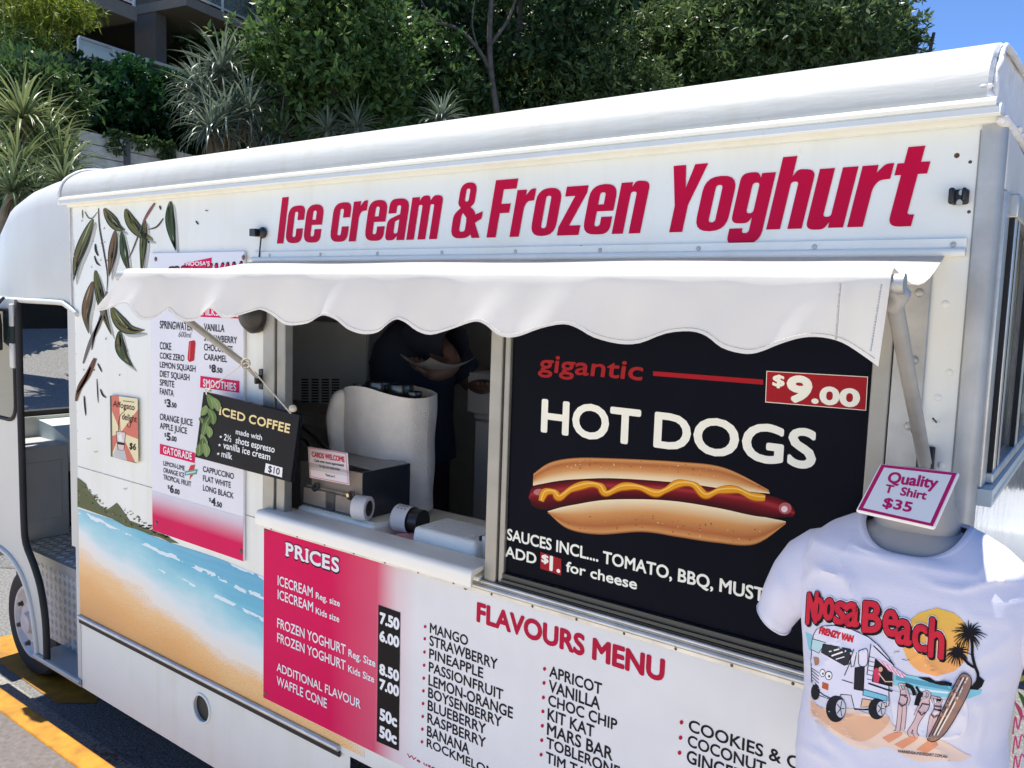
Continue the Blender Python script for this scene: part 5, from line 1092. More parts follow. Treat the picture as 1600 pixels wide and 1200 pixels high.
for z, a, b in zip(TZ, TA, TB): rg_.append([(SX+(a-.012)*math.cos(t)*abs(math.cos(t))**(2/EX-1) if abs(math.cos(t)) > 1e-6 else SX, SY+(b-.012)*math.sin(t), z-.012) for t in np.linspace(0, 2*math.pi, 40, endpoint=False)])
for z, a, b, dy in ((1.565, .066, .058, .0), (1.60, .055, .056, -.006), (1.625, .053, .055, -.012), (1.640, .054, .056, -.014), (1.646, .049, .050, -.014)): rg_.append([(SX+a*math.cos(t), SY+dy+b*math.sin(t), z) for t in np.linspace(0, 2*math.pi, 40, endpoint=False)])
m.loft(rg_); m.build('torso', GREYM, man, smooth=60)
m = MB(); m.tube([(SX, SY, PATH_Z+.01), (SX, SY, 1.0)], .014, 12); m.lathe((SX, SY, PATH_Z+.004), (0, 0, 1), [(0, .13), (.008, .13), (.014, .12), (.02, .02)], 32); m.build('stand', ALUD, man, smooth=40)
ts = thing('t_shirt', 'white t-shirt with a red lettered beach and van print on the grey mannequin', 't-shirt', (SX, SY, .98))
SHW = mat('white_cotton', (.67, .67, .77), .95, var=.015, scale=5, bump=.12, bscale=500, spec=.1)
m = MB(); rg_ = []; zz = np.concatenate([np.linspace(.98, 1.47, 60), np.linspace(1.475, 1.563, 18)])
for z in zz:
    a, b = tsec(z); ring = []; top = max(0, (z-1.50)/.063)
    for t in np.linspace(0, 2*math.pi, 128, endpoint=False):
        cx_ = math.cos(t); sy_ = math.sin(t); tt = math.copysign(abs(cx_)**(2/EX), cx_); s_ = (max(0, 1-abs(tt)**EX))**(1/EX); x = SX+a*tt
        y = SY+math.copysign(1, sy_)*s_*(b+wr(x, z, 0 if sy_ < 0 else 7)); dip = top**1.5*(.046*max(0, -sy_)**1.6+.008*max(0, sy_)) if z > 1.50 else 0
        ring.append((x, y-(.012*top*max(0, -sy_)), z-dip))
    rg_.append(ring)
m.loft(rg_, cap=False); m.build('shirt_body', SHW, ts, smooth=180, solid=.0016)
top = np.array(rg_[-1]); cen = top.mean(axis=0)
for nm, off_, r in (('collar', -.006, .0048),):
    m = MB(); col_ = [tuple(p+(p-cen)*np.array([.02, .02, 0])+np.array([0, 0, .001])) for p in top]; c2_ = [tuple(p+(p-cen)*np.array([.19, .16, 0])+np.array([0, 0, -.011])) for p in top]; c0_ = [tuple(p-(p-cen)*np.array([.05, .05, 0])+np.array([0, 0, -.004])) for p in top]
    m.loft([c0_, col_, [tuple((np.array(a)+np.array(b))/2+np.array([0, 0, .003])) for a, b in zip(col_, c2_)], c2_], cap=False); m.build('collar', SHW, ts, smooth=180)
for sd in (1, -1):
    m = MB(); rg_ = []
    prs = [((-.385, 1.523), (-.36, 1.36)), ((-.418, 1.512), (-.388, 1.362)), ((-.452, 1.483), (-.410, 1.357)), ((-.474, 1.445), (-.425, 1.345)), ((-.490, 1.40), (-.436, 1.328)), ((-.500, 1.356), (-.444, 1.314)), ((-.502, 1.350), (-.446, 1.309))]
    prs2 = []
    for i in range(len(prs)-1):
        for t in (0, .33, .66): prs2.append((tuple(np.array(prs[i][0])*(1-t)+np.array(prs[i+1][0])*t), tuple(np.array(prs[i][1])*(1-t)+np.array(prs[i+1][1])*t)))
    prs2.append(prs[-1])
    for i, (u_, l_) in enumerate(prs2):
        c = (np.array(u_)+np.array(l_))/2; h = (np.array(u_)-np.array(l_))/2; f_ = i/(len(prs2)-1); dep = .046+.016*min(1, f_*2.2)-.026*f_**2+(.0022 if f_ > .86 else 0)
        h = h*(1.03 if f_ > .86 else 1); ring = []
        for t in np.linspace(0, 2*math.pi, 40, endpoint=False):
            q = c+h*math.cos(t); wv = .005*mnoise.noise(Vector((q[0]*24, q[1]*18, math.sin(t)*2)))+.006*max(0, 1-abs(mnoise.noise(Vector((q[0]*16+q[1]*22, math.sin(t)*1.5, 3))))*3)**3*f_
            x = q[0] if sd == 1 else 2*SX-q[0]+.012*f_; ring.append((x, SY-.0-(dep+wv)*math.sin(t), q[1]))
        rg_.append(ring)
    m.loft(rg_, cap=False); m.build('sleeve', SHW, ts, smooth=180, solid=.0016)
    m = MB(); k = len(prs2)-3
    m.tube([np.array(q)*.985+np.array([SX*.015, SY*.015, 1.4*.015]) if False else q for q in rg_[k]+rg_[k][:1]], .0019, 5); m.build('hem_stitch', SHW, ts, smooth=180)
def S(px, py):
    y = -.34
    for _ in range(6):
        p = P(px, py, y); y = D(p[0], p[2])
    p = P(px, py, y); return np.array([p[0], y, p[2]])
class SArt(Art):
    def poly(s, pts, col, lay=None):
        s.lay = lay if lay is not None else s.lay+1
        v, f = fill2d([[(p[0], -p[1]) for p in pts]]); bm = bmesh.new(); vv = [bm.verts.new((q[0], q[1], 0)) for q in v]
        for q in f:
            try: bm.faces.new([vv[i] for i in q])
            except ValueError: pass
        bmesh.ops.triangulate(bm, faces=bm.faces)
        for _ in range(4):
            e = [e for e in bm.edges if e.calc_length() > 8]
            if not e: break
            bmesh.ops.subdivide_edges(bm, edges=e, cuts=1); bmesh.ops.triangulate(bm, faces=bm.faces)
        bm.verts.index_update(); s.put([s.M(q.co.x, -q.co.y) for q in bm.verts], [[x.index for x in fc.verts] for fc in bm.faces], col); bm.free(); return s
    def stroke(s, pts, w, col, lay=None, taper=None):
        out = []
        for a, b in zip(pts[:-1], pts[1:]):
            a, b = np.array(a[:2], float), np.array(b[:2], float); k = max(1, int(np.linalg.norm(b-a)/6)); out += [a+(b-a)*i/k for i in range(k)]
        return Art.stroke(s, out+[np.array(pts[-1][:2], float)], w, col, lay, taper)
    def ptext(s, body, bl, br, tl, col, bold=0, lay=0):
        v, f = glyphs(body); bl, br, tl = map(lambda q: np.array(q, float), (bl, br, tl)); x0, x1 = v[:, 0].min(), v[:, 0].max(); y0 = 0.0; y1 = v[:, 1].max() if len(body) == 1 else CAPH; s.lay = lay
        base = [bl+(br-bl)*(q[0]-x0)/(x1-x0)+(tl-bl)*(max(q[1], 0 if len(body) == 1 else -9)/y1) for q in v]
        if len(body) == 1:
            bm = bmesh.new(); vv = [bm.verts.new((q[0], q[1], 0)) for q in base]
            for q in f:
                try: bm.faces.new([vv[i] for i in q])
                except ValueError: pass
            bmesh.ops.triangulate(bm, faces=bm.faces)
            for _ in range(3):
                e = [e for e in bm.edges if e.calc_length() > 7]
                if e: bmesh.ops.subdivide_edges(bm, edges=e, cuts=1); bmesh.ops.triangulate(bm, faces=bm.faces)
            bm.verts.index_update(); base = [(q.co.x, q.co.y) for q in bm.verts]; f = [[x.index for x in fc.verts] for fc in bm.faces]; bm.free()
        for i, (dx, dy) in enumerate([(0, 0)]+([(math.cos(a), math.sin(a)) for a in np.linspace(0, 2*math.pi, 8, endpoint=False)] if bold else [])):
            s.put([s.M(q[0]+dx*bold, q[1]+dy*bold) for q in base], f, col, i*.00001)
sp_ = SArt(S, level=False, base=.0016, dz=.00016)
c7 = lambda X, Y: (1240+.26667*X, 880+.26667*Y)
def q7(*pts, n=0): p = [c7(*q) for q in pts]; return [tuple(q) for q in curve(p, n)] if n else p
TAN, TQ, TQD, SUNC = rgb(214, 170, 138), rgb(128, 190, 204), rgb(84, 150, 172), rgb(240, 176, 92)
def sun_band():
    pass
for k in range(14):                           # rising sun disc, printed orange to yellow
    t0, t1 = k/14, (k+1)/14; cxs, cys, rx, ry = 838, 460, 196, 200
    y0, y1 = cys-ry+2*ry*t0, cys-ry+2*ry*t1
    w0 = rx*math.sqrt(max(0, 1-((y0-cys)/ry)**2)); w1 = rx*math.sqrt(max(0, 1-((y1-cys)/ry)**2))
    if w0 < 1: w0 = 1
    if w1 < 1: w1 = 1
    sp_.poly(q7((cxs-w0, y0), (cxs+w0, y0), (cxs+w1, y1+1), (cxs-w1, y1+1)), mixc(rgb(240, 182, 78), rgb(240, 160, 104), t0), 1)
sp_.poly(q7((70, 400), (110, 420), (108, 520), (90, 505)), TQ, 1)
sea = [(590, 640), (680, 655), (760, 672), (840, 690), (930, 715), (1040, 738), (1105, 740), (1095, 765), (1030, 790), (930, 790), (800, 770), (690, 745), (590, 712)]
sp_.poly(q7(*sea), TQ, 2); sp_.poly(q7((600, 655), (720, 680), (900, 715), (1000, 745), (900, 740), (740, 712), (600, 680)), TQD, 3); sp_.poly(q7((620, 700), (760, 732), (920, 752), (900, 762), (740, 745), (620, 712)), rgb(206, 226, 232), 3)
sand = [(95, 770), (140, 830), (200, 850), (350, 850), (440, 880), (540, 880), (600, 960), (760, 1010), (880, 1040), (1000, 1110), (1040, 1130), (960, 1160), (860, 1150), (740, 1160), (640, 1120), (540, 1070), (440, 1090), (330, 1060), (240, 1000), (160, 950), (100, 900)]
sp_.poly(q7(*sand, n=3), rgb(222, 196, 178), 1); sp_.poly(q7((100, 800), (180, 850), (330, 880), (470, 900), (560, 900), (540, 960), (420, 1040), (320, 1020), (220, 960), (110, 880), n=3), TAN, 2)
sp_.poly(q7((560, 740), (700, 770), (860, 800), (1010, 800), (1000, 1000), (860, 1030), (700, 1000), (590, 940), n=3), rgb(216, 214, 222), 1.4)
for q in ([(520, 1020), (600, 985), (640, 1000), (560, 1050)], [(590, 1060), (690, 1010), (730, 1025), (640, 1085)], [(720, 1090), (800, 1035), (850, 1060), (780, 1110)]): sp_.poly(q7(*q, n=3), rgb(214, 146, 112), 3)
sp_.poly(q7((730, 665), (800, 668), (830, 690), (880, 688), (930, 700), (925, 718), (860, 712), (800, 695), (760, 680)), INKB, 4); sp_.poly(q7((1030, 735), (1060, 700), (1090, 660), (1120, 685), (1105, 720), (1080, 740)), INKB, 4)
# palm silhouette
sp_.stroke(q7((1075, 700), (1082, 650), (1065, 600), (1050, 540), (1048, 470), (1040, 420), n=4), 4.6, INKB, 5); sp_.stroke(q7((1065, 610), (1030, 590), (1000, 560), (965, 530), n=3), 4, INKB, 5)
rr = random.Random(8)
for hx, hy, rad, nfr in ((1030, 408, 110, 34), (962, 522, 92, 30)):
    sp_.ell(*c7(hx, hy), 8.5, 8, INKB, 14, 5.5)
    for i in range(nfr):
        a = i*2*math.pi/nfr+rr.uniform(-.1, .1); L = rad*rr.uniform(.65, 1.05); sp_.stroke(q7((hx, hy), (hx+math.cos(a)*L*.55, hy+math.sin(a)*L*.5), (hx+math.cos(a)*L*.95, hy+math.sin(a)*L*.85+18), n=3), 2.6, INKB, 6, lambda t: 1.1-.85*t)
# lettering
ARTR = rgb(196, 40, 58)
LET = [('N', (80, 350), (134, 343), (90, 175), 5), ('o', (108, 333), (166, 328), (122, 205), 5), ('o', (178, 326), (232, 326), (186, 205), 5), ('s', (240, 345), (300, 352), (250, 222), 5), ('a', (302, 360), (378, 366), (312, 228), 5), ('B', (408, 396), (508, 400), (416, 222), 6), ('e', (530, 415), (606, 424), (534, 268), 6), ('a', (602, 462), (686, 476), (612, 324), 6), ('c', (702, 500), (778, 516), (706, 352), 6), ('h', (794, 540), (874, 556), (806, 318), 6)]
for ch, a, b, c, wd in LET: sp_.ptext(ch, c7(*a), c7(*b), c7(*c), WHT, 4.6 if a[0] > 170 else 2, 7)
for ch, a, b, c, wd in LET:
    o_ = (8, 12); sp_.ptext(ch, c7(a[0]+o_[0], a[1]+o_[1]), c7(b[0]+o_[0], b[1]+o_[1]), c7(c[0]+o_[0], c[1]+o_[1]), INKB, 3.0, 8); sp_.ptext(ch, c7(*a), c7(*b), c7(*c), INKB, 3.4, 9)
for ch, a, b, c, wd in LET: sp_.ptext(ch, c7(*a), c7(*b), c7(*c), ARTR, 1.9, 10.5)
# the little van
VW_ = rgb(214, 212, 226); LN = 1.25
vanp = [(112, 470), (118, 420), (135, 388), (170, 368), (240, 362), (340, 384), (440, 430), (500, 480), (560, 550), (590, 600), (585, 640), (560, 660), (560, 830), (530, 845), (440, 850), (360, 855), (340, 770), (280, 765), (250, 806), (150, 770), (108, 690), (104, 560)]
sp_.poly(q7(*vanp), VW_, 5); sp_.stroke(q7(*vanp, vanp[0]), LN, INKB, 6)
sp_.ptext('FRENZY VAN', c7(152, 408), c7(346, 460), c7(160, 372), ARTR, .9, 7.5)
for q, c in (([(175, 470), (335, 500), (345, 515), (322, 590), (300, 596), (165, 520)], rgb(50, 50, 58)), ([(112, 440), (190, 462), (150, 525), (104, 500)], rgb(176, 206, 212)), ([(362, 610), (418, 600), (412, 745), (356, 735)], rgb(40, 38, 44)), ([(482, 555), (580, 612), (580, 720), (462, 690)], rgb(30, 28, 34)), ([(412, 735), (550, 775), (550, 806), (408, 770)], rgb(120, 186, 204)), ([(405, 790), (548, 815), (545, 835), (395, 840)], rgb(220, 180, 146))): sp_.poly(q7(*q), c, 7); sp_.stroke(q7(*q, q[0]), LN*.8, INKB, 8)
sp_.stroke(q7((210, 515), (270, 500)), 2, WHT, 8); sp_.stroke(q7((225, 540), (310, 510)), 2.4, WHT, 8); sp_.stroke(q7((250, 560), (300, 545)), 1.6, WHT, 8)
sp_.poly(q7((385, 510), (425, 498), (438, 520), (432, 590), (405, 602), (384, 585), n=3), VW_, 8); sp_.stroke(q7((385, 510), (425, 498), (438, 520), (432, 590), (405, 602), (384, 585), (385, 510), n=3), LN, INKB, 9); sp_.stroke(q7((355, 500), (335, 560), (340, 606), (356, 600), (372, 520)), LN, INKB, 9)
sp_.stroke(q7((455, 470), (432, 650)), LN, INKB, 8); sp_.stroke(q7((470, 480), (590, 595)), 1.8, INKB, 8); sp_.stroke(q7((300, 655), (335, 575)), LN, INKB, 8); sp_.stroke(q7((285, 680), (350, 700)), LN, INKB, 8)
for k in range(6): sp_.stroke(q7((448-k*3, 545+k*26), (478-k*3, 552+k*26)), .8, INKB, 8)
sp_.poly(q7((485, 555), (540, 575), (665, 655), (640, 668), (565, 628)), rgb(226, 190, 206), 9)
for k in range(5): sp_.stroke(q7((520+k*28, 572+k*17), (560+k*24, 630+k*9)), .8, rgb(176, 60, 90), 10)
sp_.poly(q7((470, 620), (490, 608), (512, 640), (500, 700), (470, 690)), rgb(196, 60, 90), 9); sp_.ell(*c7(512, 618), 3.4, 4, rgb(196, 160, 140), 10, 9.5); sp_.stroke(q7((500, 640), (540, 690), (590, 690)), 1.8, rgb(206, 170, 150), 10); sp_.stroke(q7((440, 700), (580, 748)), 2.4, INKB, 9)
for ex_, ey_, rx, ry in ((172, 640, 17, 24), (208, 655, 22, 27)): sp_.ell(*c7(ex_, ey_), rx*.2667, ry*.2667, INKB, 18, 8); sp_.ell(*c7(ex_, ey_), rx*.22, ry*.22, WHT, 18, 9); sp_.ell(*c7(ex_+3, ey_+4), rx*.08, ry*.08, rgb(60, 60, 70), 10, 10)
for k in range(6): sp_.stroke(q7((108, 610+k*17), (150, 640+k*20)), .9, INKB, 8)
sp_.poly(q7((172, 692), (208, 705), (205, 742), (168, 728)), rgb(180, 90, 50), 8); sp_.stroke(q7((112, 720), (180, 770), (260, 806)), 1.6, INKB, 8); sp_.poly(q7((118, 545), (150, 552), (150, 588), (128, 596), n=3), rgb(172, 130, 96), 8)
for wx, wy, rx, ry in ((250, 850, 58, 78), (490, 850, 50, 62), (130, 752, 26, 46)):
    sp_.ell(*c7(wx, wy), rx*.2667, ry*.2667, rgb(34, 34, 40), 24, 8.4); 
    if rx > 30:
        sp_.ell(*c7(wx+28*rx/58, wy-2), rx*.13, ry*.18, rgb(190, 190, 200), 20, 9.2)
        for k in range(5): a = k*1.256; sp_.stroke(q7((wx+28*rx/58, wy-2), (wx+28*rx/58+rx*.42*math.cos(a), wy-2+ry*.6*math.sin(a))), 1.3, rgb(60, 60, 70), 10)
sp_.stroke(q7((360, 850), (430, 855), (545, 838)), 2, INKB, 8)
# beach girls and the surfboard
SK1, SK2 = rgb(206, 176, 176), rgb(190, 150, 140)
def girl(hd_, parts, hair, bik):
    for pts, w_ in parts: sp_.stroke(q7(*pts, n=3), w_*.2667*1.12+1.0, INKB, 5); sp_.stroke(q7(*pts, n=3), w_*.2667, SK1, 6)
    sp_.ell(*c7(*hd_), 3.6, 4.4, INKB, 12, 6.5); sp_.ell(*c7(*hd_), 2.9, 3.7, SK1, 12, 7)
    for pts, w_ in hair: sp_.stroke(q7(*pts, n=3), w_*.2667, INKB, 8)
    for pts, w_ in bik: sp_.stroke(q7(*pts), w_*.2667, rgb(84, 70, 84), 9)
girl((660, 714), [([(650, 740), (648, 780), (638, 820)], 40), ([(628, 820), (622, 900), (612, 980)], 22), ([(652, 820), (648, 900), (640, 970)], 22), ([(612, 980), (590, 985)], 10), ([(664, 745), (678, 790), (668, 830)], 11), ([(634, 738), (622, 705), (650, 712)], 10), ([(662, 716), (660, 736)], 16)], [([(656, 708), (686, 720), (700, 735), (712, 770)], 22)], [([(628, 768), (666, 772)], 9), ([(616, 812), (636, 834), (660, 822)], 10)])
girl((768, 762), [([(770, 790), (776, 830), (752, 868)], 40), ([(740, 870), (715, 930), (680, 985), (690, 1005)], 20), ([(760, 875), (725, 930), (712, 985), (726, 1015)], 22), ([(788, 800), (800, 760), (770, 745)], 10), ([(755, 800), (730, 850), (712, 890)], 11), ([(762, 765), (768, 785)], 16)], [([(752, 752), (735, 780), (722, 830)], 30), ([(720, 720), (738, 750)], 14)], [([(752, 818), (796, 826)], 9), ([(730, 860), (752, 886), (774, 870)], 10)])
girl((852, 797), [([(845, 820), (842, 860), (825, 890)], 36), ([(812, 890), (800, 950), (792, 1020)], 20), ([(835, 890), (820, 960), (812, 1020)], 22), ([(822, 815), (812, 780), (850, 790)], 9), ([(862, 815), (872, 800)], 9), ([(850, 800), (850, 815)], 18)], [([(840, 796), (866, 800)], 14)], [([(828, 832), (870, 838)], 9), ([(806, 878), (826, 900), (846, 886)], 10)])
sbx = [(785, 1030), (870, 860), (960, 680), (1000, 640), (1040, 665), (1040, 720), (990, 830), (900, 980), (830, 1040)]
sp_.poly(q7(*sbx, n=3), rgb(150, 118, 104), 10); sp_.stroke(q7(*sbx, sbx[0], n=3), 1.3, INKB, 12)
for o_, c in ((-18, rgb(92, 66, 60)), (-2, rgb(226, 214, 204)), (12, rgb(92, 66, 60)), (24, rgb(226, 214, 204))): sp_.stroke(q7((815+o_*.7, 1025), (905+o_, 850), (1000+o_*.9, 665)), 2.3, c, 11)
for q in ([(590, 522), (604, 514), (612, 520), (622, 512)], [(636, 562), (652, 562), (660, 570), (668, 562), (680, 566)]): sp_.stroke(q7(*q), .9, rgb(90, 96, 110), 4)
sp_.ptext('WARRENSAUNDERSART.COM.AU', c7(612, 1106), c7(900, 1138), c7(614, 1090), rgb(70, 60, 66), .12, 6)
sp_.build('shirt_print', INKC, ts, smooth=180)
# price card resting on the neck
pq = [(1375, 723.5), (1500, 737.5), (1460, 826), (1336, 798)]
cy_ = [-.318, -.318, -.372, -.372]
q3 = [P(*p, y) for p, y in zip(pq, cy_)]
pcd = thing('price_card', 'white card with magenta border and handwritten t-shirt price on the mannequin neck', 'price card', np.mean(q3, axis=0))
n_ = np.cross(q3[1]-q3[0], q3[3]-q3[0]); n_ /= np.linalg.norm(n_)
if n_[1] > 0: n_ = -n_
m = MB(); m.prism(q3, -n_*.009); m.build('card', mat('card_white', (.80, .79, .77), .35, var=.02), pcd, bevel=.004, seg=3)
def PC(px, py):
    d = ray(px, py); t = (q3[0]-CAM)@n_/(d@n_); return CAM+d*t
ca = Art(PC, nrm=n_, level=False, base=.0006); MG2 = rgb(176, 30, 96)
ins = lambda k: [tuple(np.array(p)+(np.mean(pq, axis=0)-np.array(p))*k) for p in pq]
ca.poly(ins(.055), MG2, 1); ca.poly(ins(.155), (.80, .79, .77), 3)
for t, a, b, c in (('Quality', (1386.5, 754), (1463, 763.5), (1390, 738)), ('T  Shirt', (1382, 769.5), (1446, 781), (1385, 757.5)), ('$35', (1379, 792), (1422.5, 800.5), (1382.5, 778))): ca.text(t, a, b, c, MG2, bold=.05, lay=5, shear=.05)
ca.build('lettering', INK, pcd)
# printed cloth hanging beyond the t-shirt at the frame's edge
pcl = thing('printed_cloth', 'white cloth printed with leaves and pink script, hanging beside the t-shirt', 'cloth', (.08, -.05, .95))
m = MB(); a3, b3 = VX(1583, 1000, -.045), VX(1578, 1200, -.045)
m.grid(lambda u, v: (-.075+u*.4, -.02+.10*u+.012*math.sin(u*19+v*3), .85+v*.52), np.linspace(0, 1, 30), np.linspace(0, 1, 20)); m.build('cloth', SHW, pcl, smooth=180, solid=.002)
la = Art(lambda x, y: P(x, y, -.02+.10*((P(x, y, 0)[0]+.075)/.4))-np.array([0, .016, 0]), level=False, base=.0005)
for i, (x, y, dx, dy, c) in enumerate(((1584, 1040, 14, -34, rgb(130, 140, 60)), (1588, 1060, 16, -10, rgb(160, 160, 70)), (1592, 1075, 10, 26, rgb(70, 100, 50)), (1586, 1090, 12, 30, rgb(190, 80, 110)), (1590, 1030, 8, -14, rgb(60, 90, 60)))):
    la.stroke(curve([(x, y), (x+dx*.5+3, y+dy*.5), (x+dx, y+dy)], 5), 7, c, 2+i, lambda t: max(.05, math.sin(math.pi*t)))
for y in (1120, 1150, 1180): la.stroke(curve([(1584, y+22), (1588, y-6), (1592, y+14), (1598, y-8), (1606, y+8)], 5), 2.6, rgb(206, 84, 128), 3)
la.build('cloth_print', INKC, pcl)

# ================================================================== HILLSIDE, BUILDING, PLANTS
def HS(s, l, z): return H0+EU*s+EN*l+np.array([0, 0, z])
EARTH = mat('hill_soil', (.035, .045, .02), .95, var=.4, scale=3, bump=.8, bscale=8)
m = MB()
def hz_(s, l):
    return 4.30+.42*max(0, l)+.25*math.sin(s*.7+l)*min(1, max(0, l)) if l > -.01 else 4.3
m.grid(lambda s, l: tuple(HS(s, l, hz_(s, l))), np.linspace(SZ(60, 200)[0], 75, 60), np.linspace(.12, 45, 24)); struct(m.build('hillside', EARTH, smooth=180))
m = MB(); m.grid(lambda u, v: (u, v, -.17+max(0, v-13)*.28+.3*math.sin(u*.5)*min(1, max(0, v-13)*.2)), np.linspace(-22, 30, 40), np.linspace(13, 70, 30)); struct(m.build('far_bank', EARTH, smooth=180))
m = MB(); rr_ = [[BG(x, y, d) for x in (-220, -60, 30, 112)] for y, d in ((700, 6.0), (652, 7.8), (505, 11.0), (470, 13.0))]
for q in rr_[0]: q[2] = ROAD_Z+.004
m.grid(lambda u, v: tuple(rr_[v][u]), range(4), range(4)); struct(m.build('driveway', ASPH))
# retaining wall of pale concrete sleepers and steel posts
rwl = thing('retaining_wall', 'pale concrete sleeper retaining wall with grey steel posts behind the van', 'retaining wall', HS(2, 0, ROAD_Z))
ZT = 4.45; m = MB(); e3 = lambda s0, s1, l0, l1, z0, z1: (HS(s0, l0, z0), EU*(s1-s0), EN*(l1-l0), (0, 0, z1-z0))
SW0 = SZ(104, 230)[0]
for r in range(20):
    for b in range(8): m.obox(*e3(SW0+b*2.4+.03, SW0+(b+1)*2.4-.03, -.09, .02, ZT-.19*(r+1), ZT-.19*r-.016))
m.build('sleepers', mat('pale_sleepers', (.78, .78, .74), .85, var=.22, scale=4, bump=.5, bscale=30), rwl)
m = MB(); m.obox(*e3(SW0, SW0+19.2, .02, .06, ROAD_Z, ZT-.02)); m.build('joint_backing', mat('joint_grey', (.10, .10, .10), .9), rwl)
s1 = SZ(191, 230)[0]; s2 = SZ(263, 230)[0]; dsp = s2-s1
m = MB()
for k in range(-1, 12): m.obox(*e3(s1+dsp*k-.05, s1+dsp*k+.05, -.14, -.088, ROAD_Z, ZT+.02))
m.each('steel_post', mat('post_steel', (.20, .21, .23), .6, .3), rwl)
# apartment building
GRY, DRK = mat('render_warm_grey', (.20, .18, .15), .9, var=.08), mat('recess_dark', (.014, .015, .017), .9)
ap = thing('apartment_building', 'grey apartment block with projecting balconies above the hedge', 'apartment building', HS(4, 6, 6))
def blk(mb, l, pxa, pya, pxb, pyb, dep, za=None, zb=None):
    sa, z0 = SZ(pxa, pya, l); sb, z1 = SZ(pxb, pyb, l); mb.obox(*e3(sa, sb, l, l+dep, z0 if za is None else za, z1 if zb is None else zb)); return sa, sb
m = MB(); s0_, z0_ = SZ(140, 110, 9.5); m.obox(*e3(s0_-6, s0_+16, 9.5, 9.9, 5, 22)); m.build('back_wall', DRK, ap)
zA, zB = SZ(205, 30, 5.0)[1], SZ(205, 8, 5.0)[1]
m = MB(); sa = SZ(120, 0, 5.0)[0]; sb = SZ(214, 20, 5.0)[0]; m.obox(*e3(sa-3, sb, 5.0, 9.4, zA, zB)); b1 = m.build('balcony_slab', GRY, ap)
zC, zD = SZ(300, 12, 4.2)[1], SZ(300, -3, 4.2)[1]; sc_, sd_ = SZ(291, 10, 4.2)[0], SZ(420, 40, 4.2)[0]
m = MB(); m.obox(*e3(sc_, sd_+2, 4.2, 9.4, zC, zD)); b2 = m.build('balcony_slab', GRY, ap)
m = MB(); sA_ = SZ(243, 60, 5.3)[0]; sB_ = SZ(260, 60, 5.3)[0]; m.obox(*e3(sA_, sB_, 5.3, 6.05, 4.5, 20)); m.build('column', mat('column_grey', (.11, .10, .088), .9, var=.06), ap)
m = MB(); m.obox(*e3(sd_+.6, sd_+1.8, 4.6, 9, 4.5, 20)); m.build('column', GRY, ap)
WM = mat('white_metal', (.62, .63, .64), .4)
def railing(par, l, s0, s1, z, n, h=1.0, tint=.2):
    m = MB(); m.obox(*e3(s0, s1, l-.03, l+.03, z+h-.05, z+h)); m.obox(*e3(s0, s1, l-.02, l+.02, z+.08, z+.12))
    for i in range(n+1): s_ = s0+(s1-s0)*i/n; m.obox(*e3(s_-.025, s_+.025, l-.025, l+.025, z, z+h-.052))
    f = m.build('railing', WM, par); g = MB(); g.obox(*e3(s0+.03, s1-.03, l-.006, l+.006, z+.13, z+h-.06)); g.build('glass_panel', glass_mat('balustrade_glass', (.30, .36, .36), .34, .08), f)
railing(ap, 5.08, sa-3, sb-.02, zB, 6); railing(ap, 4.28, sc_+.03, sd_+2, zD, 4)
bl = thing('glass_balustrade', 'glass balustrade with white posts along the terrace above the hedge', 'balustrade', HS(3, 2.8, 6))
sE, zE = SZ(123, 57, 2.8); sF, zF = SZ(186, 75, 2.8); sG, zG = SZ(290, 107, 2.8); zr = (zE+zF)/2; m = MB()
m.obox(*e3(sE, sG, 2.77, 2.83, zr-.04, zr))
for px, py in ((123, 60), (179, 74), (187, 76), (230, 90), (280, 105)): s_ = SZ(px, py, 2.8)[0]; m.obox(*e3(s_-.022, s_+.022, 2.77, 2.83, zr-1.05, zr-.041))
m.build('posts_and_rail', WM, bl); g = MB(); g.obox(*e3(sE+.03, sF-.03, 2.795, 2.805, zr-.98, zr-.06)); g.build('pale_glass', glass_mat('pale_glass', (.78, .84, .82), .72, .12), bl)
g = MB(); g.obox(*e3(sF+.03, sG-.03, 2.795, 2.805, zr-.98, zr-.06)); g.build('clear_glass', glass_mat('balustrade_clear', (.10, .12, .12), .25, .08), bl)
m = MB(); m.obox(*e3(sE-2.5, sG+1, 2.7, 5.2, 4.6, zr-1.06)); m.build('terrace_edge', mat('terrace_grey', (.20, .19, .18), .9, var=.1), bl)
m = MB(); s5, z5 = SZ(84, 100, 2.4); m.obox(*e3(s5, s5+.9, 2.4, 2.6, 4.6, z5+.25)); tag(m.build('terrace_wall', GRY), 'short grey rendered wall end left of the glass balustrade', 'wall')

def np_mesh(name, verts, quads, m_, parent=None):
    me = bpy.data.meshes.new(name); n = len(verts); q = len(quads)
    me.vertices.add(n); me.vertices.foreach_set('co', np.asarray(verts, np.float32).ravel()); me.loops.add(q*4); me.loops.foreach_set('vertex_index', np.asarray(quads, np.int32).ravel())
    me.polygons.add(q); me.polygons.foreach_set('loop_start', np.arange(0, q*4, 4, dtype=np.int32)); me.materials.append(m_); me.update(calc_edges=True); me.validate()
    o = bpy.data.objects.new(name, me); COL.objects.link(o)
    if parent is not None: o.parent = parent
    return o
def leaf_cloud(rng, C, d, L, W, fold=.0):
    d = d/np.linalg.norm(d, axis=1, keepdims=True); r = rng.normal(size=d.shape); s_ = np.cross(d, r); s_ /= np.linalg.norm(s_, axis=1, keepdims=True)
    L = L[:, None]; W = W[:, None]; nrm = np.cross(d, s_)
    V = np.stack([C, C+d*L*.45+s_*W*.5+nrm*W*fold, C+d*L-nrm*W*.2, C+d*L*.45-s_*W*.5+nrm*W*fold], 1).reshape(-1, 3); return V, np.arange(len(V)).reshape(-1, 4)
